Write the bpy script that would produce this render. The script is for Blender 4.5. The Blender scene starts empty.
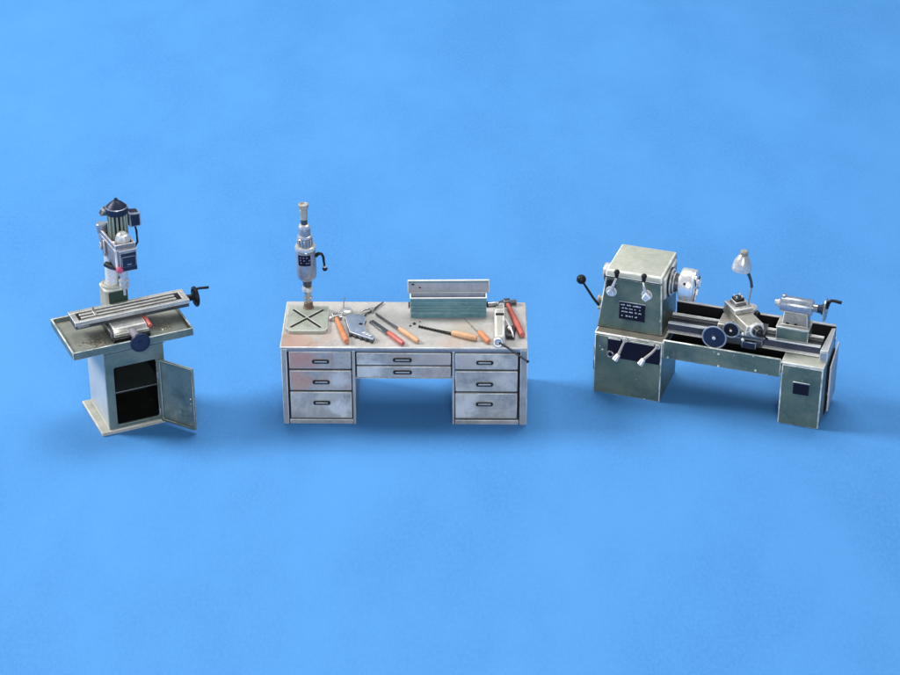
import bpy, bmesh, math, random
from mathutils import Vector, Matrix, Euler
random.seed(7)
R = math.radians
SC = bpy.context.scene
COL = SC.collection

# ------------------------------------------------------------------ camera
cam = bpy.data.cameras.new('camera')
cam_o = bpy.data.objects.new('camera', cam)
COL.objects.link(cam_o)
cam_o.location = (0, -18.80847, 10.50954)
cam_o.rotation_euler = (R(90 - 29.195), 0, 0)
cam.sensor_width = 36.0
cam.lens = 36.0 * 2225.66 / 900.0
cam.clip_start = 0.1
cam.clip_end = 400
SC.camera = cam_o

# ------------------------------------------------------------------ light (studio lamps)
SC.view_settings.view_transform = 'Standard'
SC.view_settings.look = 'None'
SC.view_settings.gamma = 1.0
SC.view_settings.exposure = 0.0
world = bpy.data.worlds.new('World')
SC.world = world
world.use_nodes = True
wb = world.node_tree.nodes['Background']
wb.inputs[0].default_value = (0.70, 0.86, 1.0, 1)
wb.inputs[1].default_value = 0.25

def area(name, loc, target, size, sizey, power, color):
    l = bpy.data.lights.new(name, 'AREA')
    l.shape = 'RECTANGLE'
    l.size, l.size_y, l.energy, l.color = size, sizey, power, color
    o = bpy.data.objects.new(name, l)
    COL.objects.link(o)
    o.location = loc
    d = Vector(target) - Vector(loc)
    o.rotation_euler = d.to_track_quat('-Z', 'Y').to_euler()
    return o

area('softbox_key', (-32.0, 6.0, 25.0), (1.0, 0.0, 0.4), 12.0, 12.0, 17600, (1.0, 0.975, 0.94))
area('softbox_overhead', (1.5, 8.5, 25.0), (1.0, 1.5, 0), 18.0, 12.0, 5200, (1.0, 0.99, 0.97))
area('softbox_fill', (1.0, -22.0, 9.5), (0.3, -6.0, 0.0), 6.0, 6.0, 2450, (1.0, 0.98, 0.95))

# ------------------------------------------------------------------ materials
def new_mat(name):
    m = bpy.data.materials.new(name)
    m.use_nodes = True
    nt = m.node_tree
    nt.nodes.clear()
    out = nt.nodes.new('ShaderNodeOutputMaterial')
    b = nt.nodes.new('ShaderNodeBsdfPrincipled')
    nt.links.new(b.outputs[0], out.inputs[0])
    return m, nt, b

def c4(c):
    return (c[0], c[1], c[2], 1)

def mixc(nt, fac, a, b):
    n = nt.nodes.new('ShaderNodeMix')
    n.data_type = 'RGBA'
    for sock, v in ((n.inputs[0], fac), (n.inputs[6], a), (n.inputs[7], b)):
        if isinstance(v, tuple):
            sock.default_value = v
        elif isinstance(v, (int, float)):
            sock.default_value = v
        else:
            nt.links.new(v, sock)
    return n.outputs[2]

def mth(nt, op, a, b=None, clamp=False):
    n = nt.nodes.new('ShaderNodeMath')
    n.operation = op
    n.use_clamp = clamp
    for i, v in enumerate((a, b)):
        if v is None:
            continue
        if isinstance(v, (int, float)):
            n.inputs[i].default_value = v
        else:
            nt.links.new(v, n.inputs[i])
    return n.outputs[0]

def noise(nt, scale, detail=4, rough=0.6, vec=None, dist=0.0):
    n = nt.nodes.new('ShaderNodeTexNoise')
    n.inputs['Scale'].default_value = scale
    n.inputs['Detail'].default_value = detail
    n.inputs['Roughness'].default_value = rough
    n.inputs['Distortion'].default_value = dist
    if vec is not None:
        nt.links.new(vec, n.inputs['Vector'])
    return n.outputs['Fac']

def ramp(nt, fac, lo, hi):
    n = nt.nodes.new('ShaderNodeMapRange')
    n.interpolation_type = 'SMOOTHSTEP'
    n.inputs['From Min'].default_value = lo
    n.inputs['From Max'].default_value = hi
    nt.links.new(fac, n.inputs['Value'])
    return n.outputs[0]

def objvec(nt, off=(0, 0, 0), scale=(1, 1, 1)):
    t = nt.nodes.new('ShaderNodeTexCoord')
    mp = nt.nodes.new('ShaderNodeMapping')
    mp.inputs['Location'].default_value = off
    mp.inputs['Scale'].default_value = scale
    nt.links.new(t.outputs['Object'], mp.inputs['Vector'])
    return mp.outputs[0]

def paint(name, base, var=None, edge=None, wear=0.7, radius=0.012, rough=0.5, metal=0.0,
          patch=None, patch_amt=0.0, patch_scale=5.0, streak=None, streak_amt=0.0, bump=0.15, seed=0, speck=0.0, spec=0.5, grime=0.0, grime_scale=5.0, grime_col=(0.030, 0.034, 0.036), patch_lo=0.55, stains=()):
    """painted model surface: mottled coat, drybrushed worn edges, scuffs, stains"""
    m, nt, b = new_mat(name)
    vec = objvec(nt, (seed * 3.1, seed * 1.7, seed * 2.3))
    var = var or tuple(x * 0.72 for x in base)
    f1 = ramp(nt, noise(nt, 4.0, 5, 0.62, vec), 0.3, 0.72)
    col = mixc(nt, f1, c4(base), c4(var))
    f2 = ramp(nt, noise(nt, 30.0, 4, 0.7, vec), 0.35, 0.75)
    col = mixc(nt, mth(nt, 'MULTIPLY', f2, 0.28), col, c4(tuple(min(1, x * 1.35) for x in base)))
    if streak:
        sv = objvec(nt, (seed * 5.3 + 2, seed, 0), (9, 9, 1.1))
        f = ramp(nt, noise(nt, 1.3, 4, 0.65, sv), 0.52, 0.72)
        col = mixc(nt, mth(nt, 'MULTIPLY', f, streak_amt), col, c4(streak))
    if patch:
        pv = objvec(nt, (seed * 7.7 + 4, seed * 2 + 1, seed))
        f = ramp(nt, noise(nt, patch_scale, 5, 0.62, pv, 0.6), patch_lo, patch_lo + 0.19)
        col = mixc(nt, mth(nt, 'MULTIPLY', f, patch_amt), col, c4(patch))
    for (sx, sy, sz), rad, scol, samt in stains:
        t = nt.nodes.new('ShaderNodeTexCoord')
        dn = nt.nodes.new('ShaderNodeVectorMath')
        dn.operation = 'DISTANCE'
        nt.links.new(t.outputs['Object'], dn.inputs[0])
        dn.inputs[1].default_value = (sx, sy, sz)
        wob = mth(nt, 'MULTIPLY', mth(nt, 'SUBTRACT', noise(nt, 7.0, 6, 0.7, t.outputs['Object']), 0.5), rad * 1.9)
        dd = mth(nt, 'ADD', dn.outputs['Value'], wob)
        f = mth(nt, 'SUBTRACT', 1.0, ramp(nt, dd, rad * 0.35, rad))
        col = mixc(nt, mth(nt, 'MULTIPLY', f, samt), col, c4(scol))
    if grime:
        gv = objvec(nt, (seed * 2.7 + 9, seed * 3.3 + 5, seed * 1.1))
        f = ramp(nt, noise(nt, grime_scale, 7, 0.74, gv, 0.4), 0.52, 0.72)
        col = mixc(nt, mth(nt, 'MULTIPLY', f, grime), col, c4(grime_col))
        f = ramp(nt, noise(nt, 42.0, 3, 0.6, gv), 0.62, 0.70)
        col = mixc(nt, mth(nt, 'MULTIPLY', f, grime * (0.12 if metal else 0.7)), col, c4(grime_col))
    if speck:
        sv2 = objvec(nt, (seed * 1.9, seed * 4.1, seed * 0.7))
        f = ramp(nt, noise(nt, 26.0, 2, 0.5, sv2), 0.735, 0.76)
        col = mixc(nt, mth(nt, 'MULTIPLY', f, speck), col, (0.72, 0.74, 0.70, 1))
    nt.links.new(col, b.inputs['Base Color'])
    b.inputs['Metallic'].default_value = metal
    b.inputs['Specular IOR Level'].default_value = spec
    rr = mth(nt, 'ADD', mth(nt, 'MULTIPLY', f2, 0.18), rough - 0.06)
    nt.links.new(rr, b.inputs['Roughness'])
    if bump and not metal:
        bp = nt.nodes.new('ShaderNodeBump')
        bp.inputs['Strength'].default_value = bump
        bp.inputs['Distance'].default_value = 0.004
        nt.links.new(noise(nt, 60.0, 3, 0.6, vec), bp.inputs['Height'])
        nt.links.new(bp.outputs[0], b.inputs['Normal'])
    if edge:
        EDGE[m.name] = worn_edge(name + '_worn_edge', base, edge, wear, rough, seed)
    return m

EDGE = {}
def worn_edge(name, base, edge, wear, rough, seed):
    """the paint where corners are rubbed pale"""
    m, nt, b = new_mat(name)
    vec = objvec(nt, (seed * 2.1, seed * 3.7, seed))
    f = ramp(nt, noise(nt, 5.5, 6, 0.72, vec), 0.36, 0.60)
    f = mth(nt, 'MULTIPLY', mth(nt, 'ADD', mth(nt, 'MULTIPLY', f, 0.78), 0.22), wear)
    nt.links.new(mixc(nt, f, c4(base), c4(edge)), b.inputs['Base Color'])
    b.inputs['Roughness'].default_value = rough
    return m

M = {}
M['green'] = paint('green_machine_paint', (0.096, 0.142, 0.116), (0.050, 0.090, 0.082), (0.84, 0.85, 0.80), 1.0, 0.014, 0.36,
                   patch=(0.18, 0.212, 0.163), patch_amt=0.7, patch_scale=1.7, seed=1, patch_lo=0.46, speck=0.8, grime=0.40, grime_scale=3.2)
M['green_top'] = paint('lit_top_paint', (0.43, 0.44, 0.385), (0.33, 0.35, 0.30), (0.88, 0.88, 0.84), 0.95, 0.014, 0.5,
                       patch=(0.50, 0.51, 0.43), patch_amt=0.6, seed=2, grime=0.22)  # paler copy of the machine green: light on the tops put into colour
M['tray_in'] = paint('oily_tray_floor', (0.25, 0.262, 0.225), (0.17, 0.19, 0.172), None, rough=0.34,
                     patch=(0.36, 0.31, 0.21), patch_amt=0.45, patch_scale=3.0, seed=3, grime=0.22, speck=0.5)
M['mill'] = paint('mill_cabinet_paint', (0.110, 0.158, 0.150), (0.066, 0.112, 0.110), (0.86, 0.87, 0.82), 1.0, 0.013, 0.38,
                  patch=(0.19, 0.23, 0.205), patch_amt=0.65, patch_scale=2.2, streak=(0.36, 0.34, 0.28), streak_amt=0.25, seed=4, patch_lo=0.46, speck=0.5, grime=0.35, grime_scale=3.5)
M['plinth'] = paint('plinth_paint', (0.44, 0.44, 0.38), (0.33, 0.34, 0.30), (0.86, 0.85, 0.80), 0.8, 0.014, 0.55,
                    patch=(0.30, 0.24, 0.16), patch_amt=0.5, seed=5, grime=0.35)
M['door_in'] = paint('door_paint', (0.135, 0.195, 0.195), (0.080, 0.135, 0.145), (0.66, 0.68, 0.64), 0.8, 0.012, 0.36,
                     patch=(0.34, 0.39, 0.34), patch_amt=0.65, patch_scale=2.2, streak=(0.36, 0.31, 0.22), streak_amt=0.25, seed=6, patch_lo=0.46, grime=0.45, speck=0.5)
M['inside'] = paint('cabinet_interior', (0.010, 0.013, 0.014), (0.006, 0.008, 0.008), None, rough=0.6,
                    patch=(0.03, 0.036, 0.03), patch_amt=0.4, seed=7, speck=0.15, spec=0.2)
M['shelf'] = paint('shelf_paint', (0.03, 0.044, 0.044), None, (0.55, 0.6, 0.56), 0.7, 0.01, 0.5, seed=8)
M['black'] = paint('black_paint', (0.014, 0.015, 0.018), None, (0.16, 0.17, 0.19), 0.5, 0.008, 0.38, seed=9, spec=0.2)
M['pit'] = paint('bed_and_shade_black', (0.010, 0.010, 0.012), None, None, rough=0.6, seed=10, spec=0.2)  # near-black of the bed, also painted-in shade for the tray and seams
M['navy'] = paint('navy_paint', (0.018, 0.030, 0.068), (0.009, 0.015, 0.038), (0.42, 0.50, 0.62), 0.8, 0.009, 0.42, seed=11, spec=0.25)
M['navy_plate'] = paint('navy_plate', (0.005, 0.006, 0.022), None, (0.12, 0.14, 0.22), 0.5, 0.006, 0.62, seed=12, spec=0.2)
M['white'] = paint('white_metal', (0.74, 0.74, 0.73), (0.50, 0.52, 0.55), (0.97, 0.97, 0.96), 1.0, 0.008, 0.26, 0.45,
                   patch=(0.34, 0.36, 0.39), patch_amt=0.3, patch_scale=5.0, seed=13, grime=0.30, grime_scale=11.0)
M['head'] = paint('head_paint', (0.25, 0.24, 0.275), (0.15, 0.155, 0.19), (0.97, 0.96, 0.94), 1.0, 0.012, 0.36, seed=14, grime=0.5)
M['steel'] = paint('bare_steel', (0.46, 0.47, 0.48), (0.26, 0.27, 0.29), (0.94, 0.94, 0.93), 1.0, 0.010, 0.26, 0.7, seed=15, grime=0.55, grime_scale=10.0)
M['slide'] = paint('machined_slide', (0.58, 0.58, 0.56), (0.36, 0.36, 0.35), (0.97, 0.97, 0.95), 1.0, 0.008, 0.28, 0.35,
                   patch=(0.30, 0.27, 0.23), patch_amt=0.5, seed=16, grime=0.45, grime_scale=7.0)
M['cast'] = paint('cast_grey', (0.37, 0.36, 0.315), (0.23, 0.225, 0.20), (0.95, 0.93, 0.88), 1.0, 0.012, 0.38, 0.1,
                  patch=(0.20, 0.18, 0.15), patch_amt=0.5, seed=17, grime=0.55, grime_scale=8.0)
M['dark_steel'] = paint('dark_steel', (0.085, 0.095, 0.11), (0.05, 0.055, 0.065), (0.45, 0.48, 0.52), 0.6, 0.007, 0.34, 0.4, seed=18)
M['blue_steel'] = paint('blue_grey_steel', (0.27, 0.33, 0.43), (0.18, 0.23, 0.32), (0.84, 0.87, 0.90), 0.9, 0.008, 0.36, 0.2, seed=19, grime=0.40)
M['fins'] = paint('motor_fins', (0.22, 0.26, 0.225), (0.15, 0.18, 0.155), (0.60, 0.79, 0.70), 1.0, 0.006, 0.38, seed=20)
M['desk_top'] = paint('desk_top_paint', (0.46, 0.445, 0.43), (0.35, 0.345, 0.34), (0.90, 0.89, 0.87), 0.95, 0.010, 0.46,
                      patch=(0.42, 0.31, 0.24), patch_amt=0.75, patch_scale=1.5, seed=21, stains=(((0.10, 0.03, 0.80), 0.34, (0.46, 0.27, 0.20), 0.75), ((0.230, 0.655, 0.80), 0.16, (0.42, 0.22, 0.11), 0.8), ((1.62, 0.28, 0.80), 0.26, (0.42, 0.36, 0.29), 0.7), ((0.75, 0.12, 0.80), 0.22, (0.36, 0.34, 0.32), 0.6)), grime=0.30, grime_col=(0.13, 0.115, 0.10), speck=0.15)
M['desk'] = paint('desk_paint', (0.35, 0.365, 0.375), (0.24, 0.265, 0.29), (0.88, 0.89, 0.89), 0.9, 0.010, 0.40,
                  patch=(0.52, 0.52, 0.52), patch_amt=0.4, streak=(0.42, 0.27, 0.22), streak_amt=0.12, seed=22, grime=0.40)
M['drawer'] = paint('drawer_paint', (0.43, 0.425, 0.415), (0.27, 0.285, 0.305), (0.92, 0.92, 0.90), 0.95, 0.010, 0.38,
                    patch=(0.68, 0.67, 0.64), patch_amt=0.7, patch_scale=2.0, streak=(0.30, 0.26, 0.25), streak_amt=0.22, seed=23, stains=(((0.52, 0.0, 0.17), 0.14, (0.66, 0.69, 0.72), 0.85), ((1.10, 0.0, 0.70), 0.16, (0.36, 0.29, 0.26), 0.5), ((1.38, 0.0, 0.64), 0.22, (0.46, 0.37, 0.35), 0.55), ((0.80, 0.0, 0.55), 0.15, (0.64, 0.66, 0.67), 0.75), ((1.63, 0.0, 0.15), 0.15, (0.66, 0.68, 0.70), 0.8), ((2.02, 0.0, 0.44), 0.16, (0.58, 0.56, 0.55), 0.7), ((1.66, 0.0, 0.66), 0.14, (0.50, 0.44, 0.44), 0.6)), patch_lo=0.46, grime=0.38)
M['drawer_rust'] = paint('rusty_drawer_paint', (0.43, 0.42, 0.41), (0.28, 0.29, 0.315), (0.90, 0.90, 0.88), 0.95, 0.010, 0.40,
                         patch=(0.50, 0.30, 0.24), patch_amt=0.8, patch_scale=2.2, streak=(0.42, 0.20, 0.16), streak_amt=0.6, seed=24, stains=(((0.13, 0.0, 0.70), 0.17, (0.50, 0.26, 0.21), 0.75), ((0.25, 0.0, 0.66), 0.13, (0.47, 0.27, 0.23), 0.6), ((0.14, 0.0, 0.44), 0.15, (0.50, 0.29, 0.24), 0.7), ((0.52, 0.0, 0.46), 0.12, (0.62, 0.63, 0.66), 0.7)), patch_lo=0.48, grime=0.38)
M['rail'] = paint('desk_rail_paint', (0.20, 0.235, 0.285), (0.14, 0.17, 0.22), (0.7, 0.72, 0.74), 0.7, rough=0.42, seed=44)
M['ledge'] = paint('ledge_paint', (0.24, 0.225, 0.185), (0.15, 0.14, 0.12), (0.97, 0.95, 0.88), 1.0, rough=0.4, seed=47, grime=0.4)
M['chuck'] = paint('chuck_metal', (0.93, 0.93, 0.93), (0.84, 0.85, 0.87), (0.97, 0.97, 0.97), 1.0, rough=0.24, metal=0.6, seed=48, grime=0.15, grime_scale=9.0)
M['column'] = paint('pale_column', (0.80, 0.80, 0.79), (0.66, 0.67, 0.69), None, rough=0.26, metal=0.2, seed=49, grime=0.12)
M['gap'] = paint('dark_gap', (0.030, 0.036, 0.048), None, None, rough=0.7, seed=25, spec=0.2)
M['teal'] = paint('teal_box_paint', (0.105, 0.25, 0.305), (0.055, 0.165, 0.22), (0.45, 0.60, 0.64), 0.7, 0.008, 0.36,
                  patch=(0.24, 0.40, 0.45), patch_amt=0.5, patch_scale=3.0, seed=26, grime=0.45, grime_scale=6.0, grime_col=(0.02, 0.05, 0.07))
M['box_in'] = paint('pale_box_lining', (0.38, 0.40, 0.48), (0.24, 0.28, 0.36), (0.93, 0.93, 0.92), 0.9, 0.010, 0.5,
                    patch=(0.48, 0.36, 0.35), patch_amt=0.5, seed=27, grime=0.5, grime_scale=8.0, grime_col=(0.10, 0.15, 0.19))
M['box_edge'] = paint('pale_box_rim', (0.80, 0.81, 0.82), None, None, rough=0.5, seed=28, grime=0.30)
M['orange_wood'] = paint('orange_wood', (0.60, 0.24, 0.11), (0.46, 0.16, 0.07), (0.80, 0.48, 0.30), 0.6, 0.01, 0.5, seed=29, grime=0.35, grime_col=(0.10, 0.05, 0.03))
M['tan_wood'] = paint('tan_wood', (0.64, 0.38, 0.22), (0.52, 0.28, 0.15), (0.84, 0.64, 0.46), 0.6, 0.01, 0.5, seed=30, grime=0.35, grime_col=(0.10, 0.05, 0.03))
M['red'] = paint('red_handle', (0.52, 0.12, 0.095), (0.40, 0.08, 0.07), (0.74, 0.38, 0.32), 0.6, 0.010, 0.42, seed=31, grime=0.30, grime_col=(0.10, 0.05, 0.03))
M['pink'] = paint('pink_knob', (0.62, 0.10, 0.20), None, None, rough=0.4, seed=32)
M['plate'] = paint('stand_plate_paint', (0.36, 0.385, 0.33), (0.29, 0.315, 0.275), (0.78, 0.80, 0.74), 0.7, 0.009, 0.46,
                   patch=(0.45, 0.42, 0.34), patch_amt=0.4, seed=33, grime=0.40)
M['slot_highlight'] = paint('painted_highlight', (0.62, 0.64, 0.58), None, None, rough=0.45, seed=46)  # pale colour of the highlights painted along the cross
M['pale_blue'] = paint('pale_blue_metal', (0.36, 0.40, 0.47), (0.24, 0.28, 0.35), (0.95, 0.95, 0.96), 1.0, 0.010, 0.27, 0.4, seed=34, grime=0.4, grime_scale=9.0)
M['ivory'] = paint('ivory_casing', (0.42, 0.415, 0.38), (0.29, 0.285, 0.265), (0.90, 0.89, 0.85), 0.95, 0.010, 0.38,
                   patch=(0.24, 0.235, 0.22), patch_amt=0.45, patch_scale=9.0, seed=35, grime=0.45, grime_scale=11.0)
M['rust'] = paint('rusty_collar', (0.13, 0.11, 0.10), (0.20, 0.11, 0.06), (0.45, 0.42, 0.38), 0.6, 0.007, 0.55, 0.3, seed=36)
M['mark'] = paint('pale_engraving', (0.62, 0.66, 0.80), None, None, rough=0.5, bump=0, seed=37)
M['dim_mark'] = paint('dim_engraving', (0.16, 0.19, 0.36), None, None, rough=0.5, bump=0, seed=38)
M['chips'] = paint('metal_chips', (0.42, 0.38, 0.29), (0.22, 0.18, 0.12), None, rough=0.3, metal=0.5, seed=39)
M['slab'] = paint('end_cover_paint', (0.42, 0.43, 0.46), (0.30, 0.32, 0.35), (0.85, 0.86, 0.85), 0.8, 0.012, 0.42, seed=40, grime=0.35)

def ground_mat():
    m, nt, b = new_mat('blue_paper')
    vec = objvec(nt)
    vec2 = objvec(nt, (3, 1, 0), (1.0, 0.5, 1.0))
    f1 = ramp(nt, noise(nt, 0.70, 7, 0.64, vec2), 0.28, 0.72)
    col = mixc(nt, f1, (0.051, 0.218, 0.535, 1), (0.070, 0.264, 0.610, 1))
    f2 = ramp(nt, noise(nt, 32.0, 4, 0.8, vec2), 0.35, 0.7)
    col = mixc(nt, mth(nt, 'MULTIPLY', f2, 0.6), col, (0.076, 0.278, 0.622, 1))
    nt.links.new(col, b.inputs['Base Color'])
    b.inputs['Roughness'].default_value = 0.75
    b.inputs['Specular IOR Level'].default_value = 0.25
    bp = nt.nodes.new('ShaderNodeBump')
    bp.inputs['Strength'].default_value = 0.10
    bp.inputs['Distance'].default_value = 0.01
    nt.links.new(noise(nt, 40.0, 3, 0.6, vec), bp.inputs['Height'])
    nt.links.new(bp.outputs[0], b.inputs['Normal'])
    return m
M['bed_blue'] = paint('bed_blue_grey', (0.060, 0.074, 0.112), (0.036, 0.046, 0.074), None, rough=0.45, seed=42, spec=0.25)
M['bright'] = paint('bright_way', (0.92, 0.92, 0.91), (0.82, 0.83, 0.84), (0.97, 0.97, 0.96), 1.0, rough=0.30, metal=0.25, seed=43)
M['paper'] = ground_mat()

# ------------------------------------------------------------------ mesh helpers
class MB:
    """collects shapes; build() links them as ONE mesh object"""
    def __init__(self):
        self.bm = bmesh.new()

    def _merge(self, bm, mat=None, bevel=0.0, seg=1):
        if bevel > 0:
            bmesh.ops.remove_doubles(bm, verts=bm.verts[:], dist=1e-6)
            bm.normal_update()
            es = [e for e in bm.edges if len(e.link_faces) == 2 and e.calc_face_angle(0) > R(32)]
            bmesh.ops.bevel(bm, geom=es, offset=bevel, segments=seg, profile=0.5, affect='EDGES', clamp_overlap=True, material=1)
        if mat is not None:
            bmesh.ops.transform(bm, matrix=mat, verts=bm.verts[:])
        bmesh.ops.recalc_face_normals(bm, faces=bm.faces[:])
        me = bpy.data.meshes.new('tmp')
        bm.to_mesh(me)
        bm.free()
        self.bm.from_mesh(me)
        bpy.data.meshes.remove(me)
        return self

    def hull(self, pts8, bevel=0.005, seg=1, mat=None):
        bm = bmesh.new()
        v = [bm.verts.new(p) for p in pts8]
        for f in ((0, 3, 2, 1), (4, 5, 6, 7), (0, 1, 5, 4), (1, 2, 6, 5), (2, 3, 7, 6), (3, 0, 4, 7)):
            bm.faces.new([v[i] for i in f])
        return self._merge(bm, mat, bevel, seg)

    def box(self, x0, x1, y0, y1, z0, z1, b=0.005, seg=1, mat=None):
        return self.hull([(x0, y0, z0), (x1, y0, z0), (x1, y1, z0), (x0, y1, z0),
                          (x0, y0, z1), (x1, y0, z1), (x1, y1, z1), (x0, y1, z1)], b, seg, mat)

    def frustum(self, lo, hi, z0, z1, b=0.006, seg=1, mat=None):
        a, c, d, e = lo
        f, g, h, i = hi
        return self.hull([(a, d, z0), (c, d, z0), (c, e, z0), (a, e, z0),
                          (f, h, z1), (g, h, z1), (g, i, z1), (f, i, z1)], b, seg, mat)

    def rev(self, o, axis, prof, n=28, b=0.0, mat=None):
        """surface of revolution; prof = [(radius, distance along axis)]"""
        bm = bmesh.new()
        q = Vector((0, 0, 1)).rotation_difference(Vector(axis).normalized())
        rings = []
        for r, h in prof:
            if r < 1e-5:
                rings.append([bm.verts.new(q @ Vector((0, 0, h)) + Vector(o))])
            else:
                rings.append([bm.verts.new(q @ Vector((r * math.cos(2 * math.pi * k / n), r * math.sin(2 * math.pi * k / n), h)) + Vector(o)) for k in range(n)])
        for A, B in zip(rings, rings[1:]):
            for k in range(n):
                k2 = (k + 1) % n
                if len(A) == 1 and len(B) == 1:
                    continue
                if len(A) == 1:
                    bm.faces.new((A[0], B[k2], B[k]))
                elif len(B) == 1:
                    bm.faces.new((A[k], A[k2], B[0]))
                else:
                    bm.faces.new((A[k], A[k2], B[k2], B[k]))
        if len(rings[0]) > 1:
            bm.faces.new(rings[0][::-1])
        if len(rings[-1]) > 1:
            bm.faces.new(rings[-1])
        return self._merge(bm, mat, b)

    def cyl(self, p0, p1, r0, r1=None, n=20, b=0.0, mat=None):
        p0, p1 = Vector(p0), Vector(p1)
        L = (p1 - p0).length
        return self.rev(p0, p1 - p0, [(r0, 0), (r0 if r1 is None else r1, L)], n, b, mat)

    def ball(self, c, r, n=16, sz=1.0, mat=None):
        prof = [(r * math.sin(math.pi * k / 10), -r * sz * math.cos(math.pi * k / 10)) for k in range(11)]
        return self.rev(c, (0, 0, 1), prof, n, 0, mat)

    def torus(self, c, axis, RR, r, n=32, k=10, mat=None):
        bm = bmesh.new()
        q = Vector((0, 0, 1)).rotation_difference(Vector(axis).normalized())
        vs = [[bm.verts.new(q @ Vector(((RR + r * math.cos(2 * math.pi * j / k)) * math.cos(2 * math.pi * i / n),
                                       (RR + r * math.cos(2 * math.pi * j / k)) * math.sin(2 * math.pi * i / n),
                                       r * math.sin(2 * math.pi * j / k))) + Vector(c)) for j in range(k)] for i in range(n)]
        for i in range(n):
            for j in range(k):
                bm.faces.new((vs[i][j], vs[(i + 1) % n][j], vs[(i + 1) % n][(j + 1) % k], vs[i][(j + 1) % k]))
        return self._merge(bm, mat)

    def tube(self, pts, r, n=10, mat=None):
        """round bar along a polyline; r a number or one radius per point"""
        pts = [Vector(p) for p in pts]
        rs = r if isinstance(r, (list, tuple)) else [r] * len(pts)
        bm = bmesh.new()
        rings = []
        up = Vector((0.13, 0.27, 0.95))
        for i, p in enumerate(pts):
            d = (pts[min(i + 1, len(pts) - 1)] - pts[max(i - 1, 0)]).normalized()
            a = d.cross(up)
            if a.length < 1e-3:
                a = d.cross(Vector((1, 0, 0)))
            a.normalize()
            c = d.cross(a)
            rings.append([bm.verts.new(p + (a * math.cos(2 * math.pi * k / n) + c * math.sin(2 * math.pi * k / n)) * rs[i]) for k in range(n)])
        for A, B in zip(rings, rings[1:]):
            for k in range(n):
                bm.faces.new((A[k], A[(k + 1) % n], B[(k + 1) % n], B[k]))
        bm.faces.new(rings[0][::-1])
        bm.faces.new(rings[-1])
        return self._merge(bm, mat)

    def prism(self, poly, z0, z1, b=0.003, seg=1, mat=None, hole=None):
        """polygon in xy extruded from z0 to z1, optionally with a hole"""
        bm = bmesh.new()
        def loop(pp):
            v = [bm.verts.new((x, y, z0)) for x, y in pp]
            return [bm.edges.new((v[i], v[(i + 1) % len(v)])) for i in range(len(v))]
        es = loop(poly)
        if hole:
            es += loop(hole)
            bmesh.ops.triangle_fill(bm, edges=es, use_beauty=True)
        else:
            bm.faces.new([e.verts[0] for e in es])
        r = bmesh.ops.extrude_face_region(bm, geom=bm.faces[:])
        bmesh.ops.translate(bm, vec=(0, 0, z1 - z0), verts=[g for g in r['geom'] if isinstance(g, bmesh.types.BMVert)])
        bm.normal_update()
        return self._merge(bm, mat, b, seg)

    def build(self, name, mat, parent=None, smooth=38):
        me = bpy.data.meshes.new(name)
        self.bm.to_mesh(me)
        self.bm.free()
        for p in me.polygons:
            p.use_smooth = True
        me.set_sharp_from_angle(angle=R(smooth))
        me.materials.append(mat)
        me.materials.append(EDGE.get(mat.name, mat))
        o = bpy.data.objects.new(name, me)
        COL.objects.link(o)
        if parent is not None:
            o.parent = parent
        return o

def tag(o, label, cat, group=None, kind=None):
    o['label'] = label
    o['category'] = cat
    if group:
        o['group'] = group
    if kind:
        o['kind'] = kind
    return o

def thing(name, label, cat, loc, rz=0.0, group=None):
    o = bpy.data.objects.new(name, None)
    o.empty_display_size = 0.1
    COL.objects.link(o)
    o.location = loc
    o.rotation_euler = (0, 0, rz)
    return tag(o, label, cat, group)

def rrect(x0, x1, y0, y1, r, n=5):
    pts = []
    for cx, cy, a0 in ((x1 - r, y0 + r, -90), (x1 - r, y1 - r, 0), (x0 + r, y1 - r, 90), (x0 + r, y0 + r, 180)):
        for k in range(n + 1):
            a = R(a0 + 90 * k / n)
            pts.append((cx + r * math.cos(a), cy + r * math.sin(a)))
    return pts

def frame_of(p0, xdir, ydir):
    """matrix taking local xy(z) to a plane through p0"""
    x = Vector(xdir).normalized()
    y = Vector(ydir).normalized()
    z = x.cross(y)
    return Matrix(((x.x, y.x, z.x, p0[0]), (x.y, y.y, z.y, p0[1]), (x.z, y.z, z.z, p0[2]), (0, 0, 0, 1)))

FRONT = lambda x, y, z: frame_of((x, y, z), (1, 0, 0), (0, 0, 1))      # local z points to -y (the front)

# ------------------------------------------------------------------ setting
g = MB()
bm = g.bm
n = 24
vs = [[bm.verts.new((-40 + 80 * i / n, -30 + 80 * j / n, 0)) for j in range(n + 1)] for i in range(n + 1)]
for i in range(n):
    for j in range(n):
        bm.faces.new((vs[i][j], vs[i + 1][j], vs[i + 1][j + 1], vs[i][j + 1]))
ground = g.build('ground', M['paper'])
ground['kind'] = 'structure'
ground['label'] = 'plain bright blue paper sheet under all three machines'

# ================================================================== DESK
DW, DH, DD = 2.20, 0.80, 0.86
desk = thing('metal_desk', 'grey steel pedestal desk with eight drawers and tools scattered over its top', 'desk',
             (-1.51196, -1.60339, 0), -0.010167)
t = MB()
t.box(0, DW, 0, DD, 0.778, DH, 0.008)
t.build('desktop', M['desk_top'], desk)

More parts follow.
